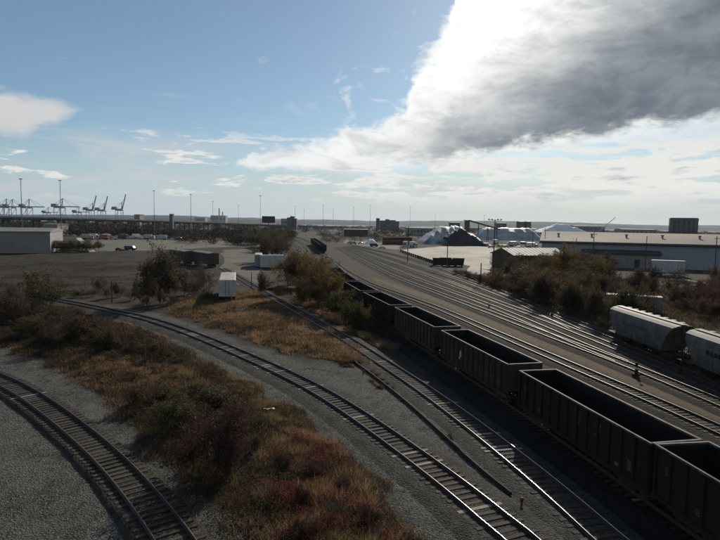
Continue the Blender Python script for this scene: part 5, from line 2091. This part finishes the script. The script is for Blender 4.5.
protos('brown_shrub', 'brown', 3, h=3.0, w=3.2, n_stems=9, leaf_n=3600, leaf_s=0.095)
protos('olive_shrub', 'olive', 3, h=3.0, w=3.0, n_stems=9, leaf_n=4200, leaf_s=0.10)
protos('gold_shrub', 'gold', 2, h=3.0, w=3.0, n_stems=9, leaf_n=3800, leaf_s=0.095)
protos('maroon_shrub', 'maroon', 2, h=2.4, w=3.2, n_stems=12, leaf_n=5200, leaf_s=0.06)
protos('bare_shrub', 'grey', 3, h=3.0, w=3.0, n_stems=11, leaf_n=1300, leaf_s=0.08)
protos('brown_tree', 'brown', 3, h=8.0, w=6.0, n_stems=7, leaf_n=4200, leaf_s=0.19, trunk=True)
protos('gold_tree', 'gold', 2, h=8.0, w=6.0, n_stems=7, leaf_n=3600, leaf_s=0.19, trunk=True)
protos('bare_tree', 'grey', 3, h=8.0, w=6.0, n_stems=9, leaf_n=1900, leaf_s=0.16, trunk=True)
protos('olive_tree', 'olive', 2, h=8.0, w=6.0, n_stems=7, leaf_n=4600, leaf_s=0.2, trunk=True)


def plant(kind, px, py, top, wpx, label, group=None, dz=None):
    q = at(px, py)
    h_ = max(0.5, zat(px, top, q.y))
    w_m = wpx / 548.0 * q.y
    tree = kind.endswith('tree')
    gz_ = float(relief([q.x], [q.y])[0]) if q.y < 130 else 0.0
    o = empty(kind, (q.x, q.y, gz_), random.uniform(0, 6.28), label, 'tree' if tree else 'shrub', group)
    me = random.choice(PROTO[kind])
    a = link('trunk' if tree else 'stems', me[0], o)
    b = link('crown', me[1], o)
    o.scale = (w_m, w_m * random.uniform(0.85, 1.15), h_)
    return o


LOOK = {'brown_shrub': 'leafy brown shrub', 'olive_shrub': 'olive green shrub', 'gold_shrub': 'golden brown shrub', 'maroon_shrub': 'dark maroon shrub', 'bare_shrub': 'bare grey shrub',
        'brown_tree': 'small brown tree', 'gold_tree': 'small golden brown tree', 'bare_tree': 'bare grey tree', 'olive_tree': 'olive green tree'}


def place(px, x0, x1, py, y0, y1):
    a = ['at the left end', 'left of the middle', 'in the middle', 'right of the middle', 'at the right end'][min(4, max(0, int(5 * (px - x0) / (x1 - x0))))]
    b = ['back', 'inner part', 'front'][min(2, max(0, int(3 * (py - y0) / (y1 - y0))))]
    return '%s, %s' % (b, a)


# single plants one can point to
plant('bare_tree', 160, 304, 241, 44, 'tall bare tree on the field, left of the white box trailer')
plant('brown_shrub', 147, 306, 262, 50, 'broad brown bush left of the tall bare tree on the field')
plant('brown_shrub', 176, 303, 260, 44, 'brown bush between the tall bare tree and the white box trailer')
plant('bare_shrub', 197, 299, 272, 24, 'bare twiggy bush just left of the white box trailer')
plant('bare_shrub', 206, 294, 262, 22, 'grey twiggy bush behind the white box trailer')
plant('bare_shrub', 196, 285, 262, 24, 'grey twiggy bush below the derelict box cars')
plant('olive_shrub', 42, 314, 272, 46, 'big olive bush beside the long curved track at the far left')
plant('bare_shrub', 24, 324, 286, 52, 'big twiggy bush left of the olive bush by the curved track')
plant('brown_shrub', 2, 326, 293, 50, 'brown bush at the left picture edge below the far curved track')
plant('olive_shrub', 35, 338, 320, 34, 'low olive bush at the scrub edge, below the big olive bush')
plant('bare_shrub', 62, 338, 310, 46, 'low grey bush in the middle of the left scrub')
plant('brown_shrub', 84, 346, 318, 48, 'brown bush right of the middle of the left scrub')
plant('brown_shrub', 100, 336, 316, 30, 'low brown bush near the long curved track in the left scrub')
plant('brown_shrub', 112, 352, 328, 36, 'dark brown bush left of the stump post')
plant('brown_shrub', 158, 358, 338, 36, 'reddish brown bush right of the stump post')
plant('maroon_shrub', 206, 472, 398, 96, 'big dark maroon bush by the lower left curved track')
plant('maroon_shrub', 232, 478, 428, 50, 'smaller dark maroon bush merging with the big one, towards the red weeds')
plant('olive_shrub', 182, 430, 396, 56, 'dark green bush above the big maroon bush')
plant('olive_shrub', 214, 408, 386, 46, 'low green bush in the middle of the scrub above the litter')
plant('brown_shrub', 140, 408, 384, 44, 'low brown bush at the gravel edge of the scrub')
plant('olive_shrub', 352, 330, 302, 32, 'olive yellow bush in front of the coal train, nearest the straight track')
plant('olive_shrub', 341, 320, 290, 34, 'olive bush left of the olive yellow one by the coal train')
plant('gold_shrub', 365, 330, 306, 22, 'small golden bush closest to the side of the coal train')
plant('brown_shrub', 262, 296, 272, 20, 'small brown bush at the far end of the straight track')
plant('bare_shrub', 497, 278, 243, 18, 'leafless orange tinted sapling beside the tall lamp pole')
plant('gold_shrub', 500, 288, 270, 24, 'golden bush at the left foot of the thicket')
plant('maroon_shrub', 513, 297, 272, 26, 'reddish purple bush at the left foot of the thicket')
plant('gold_tree', 562, 293, 244, 30, 'golden crowned tree rising over the metal roofed shed')
plant('olive_shrub', 88, 252, 240.5, 22, 'dark bush right of the pale ramp beyond the field')
plant('olive_shrub', 66, 252, 240, 34, 'dark bush left of the pale ramp beyond the field')

# thicket between the curved track and the train
G1 = 'thicket beside the coal train'
for i, (px, py, top, w) in enumerate([(288, 292, 255, 30), (300, 297, 254, 34), (312, 301, 256, 34), (322, 306, 262, 34), (331, 312, 268, 34), (296, 284, 252, 30), (310, 286, 252, 30), (322, 292, 258, 30), (334, 302, 272, 26), (318, 312, 284, 30), (305, 306, 278, 30)]):
    kd = ['gold_tree', 'brown_tree', 'gold_shrub', 'brown_shrub'][i % 4]
    plant(kd, px, py, top, w, '%s in thicket by coal train, %s' % (LOOK[kd], place(px, 285, 337, py, 283, 313)), G1)
G2 = 'bare trees left of the far bend'
for i in range(22):
    px = random.uniform(242, 284)
    py = random.uniform(242, 262) if px > 262 else random.uniform(240, 246)
    kd = ['bare_shrub', 'brown_shrub', 'bare_tree', 'olive_shrub'][i % 4]
    plant(kd, px, py, 226.5 + (py - 240) * 0.5 + random.uniform(-1, 3), random.uniform(20, 30), '%s of the wood before the far bend, %s' % (LOOK[kd], place(px, 244, 300, py, 240, 262)), G2)
# thicket on the right
G3 = 'thicket on the right'
for i in range(84):
    px = random.uniform(512, 645)
    edge_y = float(np.interp(px, [505, 530, 560, 600, 620, 645], [294, 303, 312, 327, 334, 336]))
    py = edge_y - (edge_y - 274) * random.random() ** 1.5
    if px > 612 and py < 320:
        px -= 40
    top = 250 + (py - 274) * 0.72 + random.uniform(-3, 9) + (6 if px < 535 else 0)
    kd = ['brown_shrub', 'bare_tree', 'brown_tree', 'olive_shrub', 'bare_shrub', 'brown_shrub', 'gold_tree', 'olive_tree'][i % 8]
    plant(kd, px, py, min(top, py - 12), random.uniform(22, 38), '%s of big right thicket, %s' % (LOOK[kd], place(px, 512, 645, py, 274, 330)), G3)
G4 = 'brush behind the covered hoppers'
for i in range(46):
    px = random.uniform(628, 735)
    py = random.uniform(280, 314) + (px - 630) * 0.05
    kd = ['bare_shrub', 'brown_shrub', 'maroon_shrub', 'brown_shrub'][i % 4]
    if px < 672 and py > 297:
        continue
    plant(kd, px, py, py - random.uniform(14, 25), random.uniform(18, 32), '%s in brush behind covered hoppers, %s' % (LOOK[kd], place(px, 628, 735, py, 280, 318)), G4)
G5 = 'low brush along the tan bank'
for i in range(12):
    t = i / 11
    kd = ['maroon_shrub', 'bare_shrub', 'brown_shrub'][i % 3]
    plant(kd, 460 + 42 * t, 275 + 17 * t, 269 + 12 * t, random.uniform(11, 18), '%s on the bank left of the thicket, %s from the beige lot' % (LOOK[kd], ordw[i]), G5)
G6 = 'low brush in the left scrub'
for i in range(44):
    px = random.uniform(-20, 190)
    py = random.uniform(308, 345) + max(0, px - 20) * 0.20
    q = at(px, py)
    if float(poly_sd(SCRUB_A, np.array([q.x]), np.array([q.y]))[0]) < 1.5:
        continue
    kd = ['bare_shrub', 'brown_shrub', 'maroon_shrub', 'olive_shrub'][i % 4]
    plant(kd, px, py, py - random.uniform(7, 16), random.uniform(14, 28), 'low %s of the left scrub, %s' % (LOOK[kd], place(px, -20, 190, py - max(0, px - 20) * 0.2, 308, 345)), G6)
G7 = 'low brush by the field edge'
for i in range(20):
    px = i * 11.0 + random.uniform(-4, 4)
    py = 294 + px * 0.03 + random.uniform(-5, 6)
    kd = ['bare_shrub', 'brown_shrub'][i % 2]
    plant(kd, px, py, py - random.uniform(7, 16), random.uniform(10, 22), 'low %s at the near edge of the dark field, %s from the left' % (LOOK[kd], ordw[i]), G7)
G8 = 'hedge beyond the field'
for i in range(9):
    px = 54 + i * 5.6
    kd = ['olive_shrub', 'bare_shrub', 'brown_shrub'][i % 3]
    plant(kd, px, 250 + random.uniform(-0.5, 0.5), 240.5 + random.uniform(0, 1.5), random.uniform(12, 17), '%s in the dark hedge beyond the field, %s from the grey warehouse' % (LOOK[kd], ordw[i]), G8)


RED_ = gpoly([(262, 440), (300, 436), (345, 455), (380, 494), (405, 545), (430, 590), (330, 600), (270, 560), (262, 500)])
G9 = 'small shrubs in the lower scrub'
for i, (px, py, dh, w, kd) in enumerate([(255, 452, 22, 30, 'brown_shrub'), (285, 470, 24, 34, 'maroon_shrub'), (318, 478, 26, 36, 'bare_shrub'), (345, 492, 24, 34, 'maroon_shrub'), (300, 505, 30, 40, 'maroon_shrub'), (335, 520, 32, 44, 'bare_shrub'), (368, 524, 28, 40, 'maroon_shrub'), (275, 500, 26, 38, 'bare_shrub'), (300, 540, 34, 50, 'brown_shrub'), (240, 420, 18, 34, 'olive_shrub'), (196, 396, 16, 32, 'olive_shrub'), (262, 428, 16, 28, 'bare_shrub'), (165, 400, 18, 34, 'olive_shrub'), (230, 398, 13, 26, 'bare_shrub'), (380, 545, 28, 40, 'bare_shrub')]):
    plant(kd, px, py, py - dh * 0.62, w * 0.7, '%s in the lower scrub, %s counted down from the litter' % (LOOK[kd], ordw[i]), G9)


# ---- grass, weeds and loose stones: masses nobody could count
def scatter(polys, n, lo_sd, clump=None, thr=0.4, ymax=400, bias=1.0):
    """random points inside polygons, denser near the camera"""
    A = np.array([p for P_ in polys for p in P_])
    x0, x1, y0, y1 = A[:, 0].min(), A[:, 0].max(), max(A[:, 1].min(), 15), min(A[:, 1].max(), ymax)
    X, Y = [], []
    tot = 0
    for _ in range(40):
        m_ = n * 2
        y = y0 * (y1 / y0) ** (rng.random(m_) ** bias)
        x = rng.uniform(x0, x1, m_)
        k = np.abs(x) < y * 0.72 + 4
        x, y = x[k], y[k]
        k = np.max([poly_sd(P_, x, y) for P_ in polys], axis=0) + 2.2 * (vnoise(x, y, 2.3) - 0.5) > lo_sd
        x, y = x[k], y[k]
        if clump:
            w = 0.65 * vnoise(x + 31, y + 17, clump) + 0.35 * vnoise(x + 5, y + 91, clump * 0.3)
            k = w > thr + rng.normal(0, 0.09, len(x))
            x, y = x[k], y[k]
        X.append(x)
        Y.append(y)
        tot += len(x)
        if tot >= n:
            break
    return np.concatenate(X)[:n], np.concatenate(Y)[:n]


def blades(name, polys, n, hmin, hmax, wd, m_, label, clump=None, thr=0.4, lo_sd=0.2, ymax=400, lean=0.5, bias=1.0, cat='grass'):
    x, y = scatter(polys, n, lo_sd, clump, thr, ymax, bias)
    n = len(x)
    z = relief(x, y)
    tuft = vnoise(x, y, 0.7)
    h_ = (hmin + (hmax - hmin) * rng.random(n)) * (0.55 + 0.9 * tuft)
    a = rng.uniform(0, 6.283, n)
    ld = rng.normal(0, lean, (n, 2))
    w = wd * (0.7 + 0.6 * rng.random(n)) * np.clip(y / 45, 0.75, 2.4)
    b0 = np.stack([x - np.cos(a) * w, y - np.sin(a) * w, z - 0.03], 1)
    b1 = np.stack([x + np.cos(a) * w, y + np.sin(a) * w, z - 0.03], 1)
    tp_ = np.stack([x + ld[:, 0] * h_, y + ld[:, 1] * h_, z + h_], 1)
    V = np.stack([b0, b1, tp_], 1).reshape(-1, 3)
    o = link(name, np_mesh(name, V, np.arange(n * 3).reshape(-1, 3), m_, 3))
    return tag(o, label, cat, kind='stuff')


def weeds(name, polys, n, hmax, size, m_, label, clump, thr, ymax=150, cat='weeds', bias=1.0):
    """leafy undergrowth: leaves stacked over scattered feet"""
    x, y = scatter(polys, n, 0.3, clump, thr, ymax, bias)
    n = len(x)
    top = hmax * (0.25 + 0.95 * vnoise(x + 7, y + 3, clump * 0.5)) * (0.6 + 0.6 * vnoise(x, y, 0.8))
    z = relief(x, y) + top * rng.random(n) ** 0.7
    c_ = np.stack([x, y, z], 1)
    u = rng.normal(0, 1, (n, 3))
    u /= np.linalg.norm(u, axis=1)[:, None]
    v = np.cross(u, rng.normal(0, 1, (n, 3)))
    v /= np.linalg.norm(v, axis=1)[:, None]
    s = (size * rng.uniform(0.6, 1.4, n) * np.clip(y / 45, 0.8, 2.4))[:, None]
    V = np.stack([c_ - u * s, c_ + v * s * 0.5, c_ + u * s, c_ - v * s * 0.5], 1).reshape(-1, 3)
    o = link(name, np_mesh(name, V, np.arange(n * 4).reshape(-1, 4), m_, 4))
    return tag(o, label, cat, kind='stuff')


blades('dry_grass', [SCRUB_A], 110000, 0.12, 0.42, 0.018, M_DRY, 'dull dry grass of the scrub between the two curved tracks', 2.6, 0.47, lo_sd=-0.5)
blades('dry_stalks', [SCRUB_A, RED_], 3500, 0.5, 1.1, 0.014, M_DRY, 'tall thin withered stalks standing through the left scrub', 2.0, 0.50, lean=0.14)
blades('straw_grass', [SCRUB_A], 34000, 0.15, 0.5, 0.020, M_STRAW, 'tufts of straw coloured grass in the left scrub', 2.2, 0.62, lo_sd=-0.6)
blades('straw_grass', [SCRUB_B], 60000, 0.15, 0.5, 0.022, M_STRAW, 'orange straw grass before the white box trailer', 4.0, 0.47)
blades('dry_grass', [SCRUB_B, SCRUB_C], 40000, 0.2, 0.6, 0.022, M_DRY, 'dull grass round the orange straw patch', 6.0, 0.42)
weeds('weeds', [SCRUB_A], 140000, 0.6, 0.055, M_WEED, 'dark weeds tangled through the left scrub', 2.8, 0.46)
weeds('brown_weeds', [SCRUB_A], 60000, 0.7, 0.055, LM['brown'], 'brown withered weeds between the shrubs of the left scrub', 2.0, 0.56)
blades('gravel_weeds', [GRAVEL_L, GRAVEL_M], 9000, 0.06, 0.25, 0.018, M_DRY, 'sparse tufts of weed in the near gravel', 0.8, 0.72, ymax=80)
STRAW_A = gpoly([(60, 362), (110, 358), (150, 362), (195, 378), (180, 394), (140, 396), (105, 388)])
STRAW_C = gpoly([(225, 386), (262, 398), (300, 419), (338, 452), (300, 446), (255, 418)])
blades('straw_grass', [STRAW_A], 22000, 0.15, 0.5, 0.02, M_STRAW, 'band of straw grass along the gravel edge of the left scrub', 2.0, 0.50)
blades('straw_grass', [STRAW_C], 20000, 0.15, 0.5, 0.018, M_STRAW, 'band of straw grass in the scrub round the litter', 1.6, 0.50)
RED = gpoly([(262, 440), (300, 436), (345, 455), (380, 494), (405, 545), (430, 590), (330, 600), (270, 560), (262, 500)])
weeds('red_weeds', [RED], 19000, 0.8, 0.05, M_RED, 'dark red weeds in the scrub at the bottom of the picture', 1.3, 0.55, cat='weeds')
blades('straw_grass', [RED], 12000, 0.25, 0.7, 0.016, M_STRAW, 'pale straw stalks standing among the dark red weeds', 1.8, 0.55)
blades('dry_grass', [SCRUB_D], 30000, 0.3, 0.9, 0.03, M_DRY, 'dry grass at the foot of the right thicket', 6.0, 0.40)
STRIP_R = gpoly([(290, 300), (330, 322), (372, 345), (392, 352), (400, 350), (360, 330), (330, 312), (300, 292)])
blades('straw_grass', [STRIP_R], 14000, 0.25, 0.6, 0.02, M_STRAW, 'strip of orange grass between the straight track and the bushes', 3.0, 0.45)
LOOSE = gpoly([(340, 356), (372, 370), (412, 402), (452, 438), (440, 440), (395, 402), (360, 376), (336, 366)])
blades('dry_grass', [LOOSE], 5000, 0.06, 0.25, 0.016, M_DRY, 'thin brown grass along the loose rail', 0.7, 0.6)
FIELDG = gpoly([(0, 262), (190, 262), (205, 292), (160, 298), (100, 302), (0, 288)])
blades('field_grass', [FIELDG], 24000, 0.06, 0.24, 0.03, M_DRY, 'short withered grass on the dark field', 9.0, 0.58, bias=0.8)
# stones
x, y = scatter([GRAVEL_L, GRAVEL_M], 70000, -0.5, None, 0, 62, 1.2)
n = len(x)
z = relief(x, y)
s = rng.uniform(0.018, 0.05, n)
oct_ = np.array([(1, 0, 0), (-0.5, 0.87, 0), (-0.5, -0.87, 0), (0, 0, 1.0)])
V = np.zeros((n, 4, 3))
a = rng.uniform(0, 6.28, n)
for k in range(4):
    jx, jy, jz = (oct_[k] * 1.0)
    sx = s * rng.uniform(0.7, 1.3, n)
    V[:, k, 0] = x + (np.cos(a) * jx - np.sin(a) * jy) * sx
    V[:, k, 1] = y + (np.sin(a) * jx + np.cos(a) * jy) * sx
    V[:, k, 2] = z + jz * sx * 0.8
F4 = np.arange(n * 4).reshape(-1, 4)
Fs = np.concatenate([F4[:, [0, 1, 3]], F4[:, [1, 2, 3]], F4[:, [2, 0, 3]]])
M_STN = leaf_mat('loose_stone', [(0.07, 0.07, 0.065), (0.16, 0.16, 0.15), (0.30, 0.295, 0.27)], trans=0.0)
tag(link('gravel', np_mesh('gravel', V.reshape(-1, 3), Fs, M_STN, 3)), 'loose grey stones strewn over the near gravel', 'gravel', kind='stuff')

# ---- far woods, each a mass of crowns
M_WOOD = leaf_mat('far_wood', [(0.022, 0.018, 0.011), (0.040, 0.031, 0.018), (0.062, 0.045, 0.024)], trans=0.1)


def woods(name, spots, label, leaves=150, ls=0.75):
    """spots: (x, y, height, radius)"""
    S_ = np.array(spots)
    n = len(S_)
    i = np.repeat(np.arange(n), leaves)
    m_ = len(i)
    d = rng.normal(0, 1, (m_, 3))
    d /= np.linalg.norm(d, axis=1)[:, None]
    rr_ = rng.random(m_) ** 0.4
    lump = 0.75 + 0.5 * vnoise(d[:, 0] * 3 + i * 7.3, d[:, 2] * 3 + d[:, 1] * 2, 1.0)
    c_ = np.stack([S_[i, 0] + d[:, 0] * S_[i, 3] * rr_ * lump, S_[i, 1] + d[:, 1] * S_[i, 3] * rr_ * lump, S_[i, 2] * (0.44 + 0.50 * d[:, 2] * rr_ * lump)], 1)
    u = rng.normal(0, 1, (m_, 3))
    u /= np.linalg.norm(u, axis=1)[:, None]
    v = np.cross(u, rng.normal(0, 1, (m_, 3)))
    v /= np.linalg.norm(v, axis=1)[:, None]
    s = (ls * S_[i, 2] / 8 * rng.uniform(0.5, 1.4, m_))[:, None]
    V = np.stack([c_ - u * s, c_ + v * s * 0.6, c_ + u * s, c_ - v * s * 0.6], 1).reshape(-1, 3)
    o = link(name, np_mesh(name, V, np.arange(m_ * 4).reshape(-1, 4), M_WOOD, 4))
    return tag(o, label, 'wood', kind='stuff')


sp = []
for k in range(330):
    px = random.uniform(52, 292)
    d = random.uniform(470, 620)
    q = far(px, d)
    h_ = random.uniform(6.0, 10.0) * (0.8 if 140 < px < 215 else 1.0)
    sp.append((q.x, q.y, h_, h_ * random.uniform(0.5, 0.9)))
for k in range(200):
    px = random.uniform(-20, 300)
    q = far(px, random.uniform(760, 980) + max(0, px - 120) * 2.5)
    h_ = random.uniform(7, 12)
    sp.append((q.x, q.y, h_, h_ * random.uniform(0.8, 1.3)))
woods('far_wood', sp, 'brown wood beyond the pale lot, below the elevated road', 300, 0.5)
sp = []
for k in range(120):
    px = random.uniform(175, 274)
    q = far(px, random.uniform(330, 560))
    h_ = random.uniform(3, 6.5)
    sp.append((q.x, q.y, h_, h_ * random.uniform(0.6, 1.0)))
woods('far_brush', sp, 'low scrubland between the pale lot and the billboard', 220, 0.5)
sp = []
for k in range(700):
    px = random.uniform(296, 760)
    d = random.uniform(640, 2200)
    q = far(px, d)
    h_ = random.uniform(4, 10)
    sp.append((q.x, q.y, h_, h_ * random.uniform(0.8, 2.2)))
woods('horizon_wood', sp, 'dark tree lines under the horizon from the far bend to the right', 150, 0.7)
sp = []
for k in range(150):
    px = random.uniform(318, 445)
    q = far(px, random.uniform(400, 700))
    h_ = random.uniform(2, 4.5)
    sp.append((q.x, q.y, h_, h_ * random.uniform(0.8, 1.6)))
woods('far_brush', sp, 'rusty brown brush behind the dark red containers', 220, 0.5)

# tell apart the few plants that ended up with the same words
_by = {}
for o in list(COL.objects):
    if o.parent is None and o.get('category') in ('shrub', 'tree'):
        _by.setdefault(o['label'], []).append(o)
for lb, os_ in _by.items():
    if len(os_) > 1:
        os_.sort(key=lambda q: q.location.x / max(1.0, q.location.y))
        for i, o in enumerate(os_):
            o['label'] = lb + (', leftmost' if i == 0 else ', rightmost' if i == len(os_) - 1 else ', ' + ordw[i])

# ------------------------------------------------------------------ air
hz_m = bpy.data.materials.new('thin_haze')
hz_m.use_nodes = True
K = NT(hz_m.node_tree)
hz_m.node_tree.nodes.clear()
pv = K.n('ShaderNodeVolumePrincipled')
pv.inputs['Color'].default_value = rgb(0.66, 0.81, 1.0)
pv.inputs['Density'].default_value = 0.000026
pv.inputs['Anisotropy'].default_value = 0.3
ou = K.n('ShaderNodeOutputMaterial')
K.l(pv.outputs[0], ou.inputs['Volume'])
mb = MB()
mb.box(-13000, 13000, -500, 15000, -2.0, 175)
hz_o = mb.build('haze', hz_m)
tag(hz_o, 'thin pale haze over the whole yard', kind='stuff')
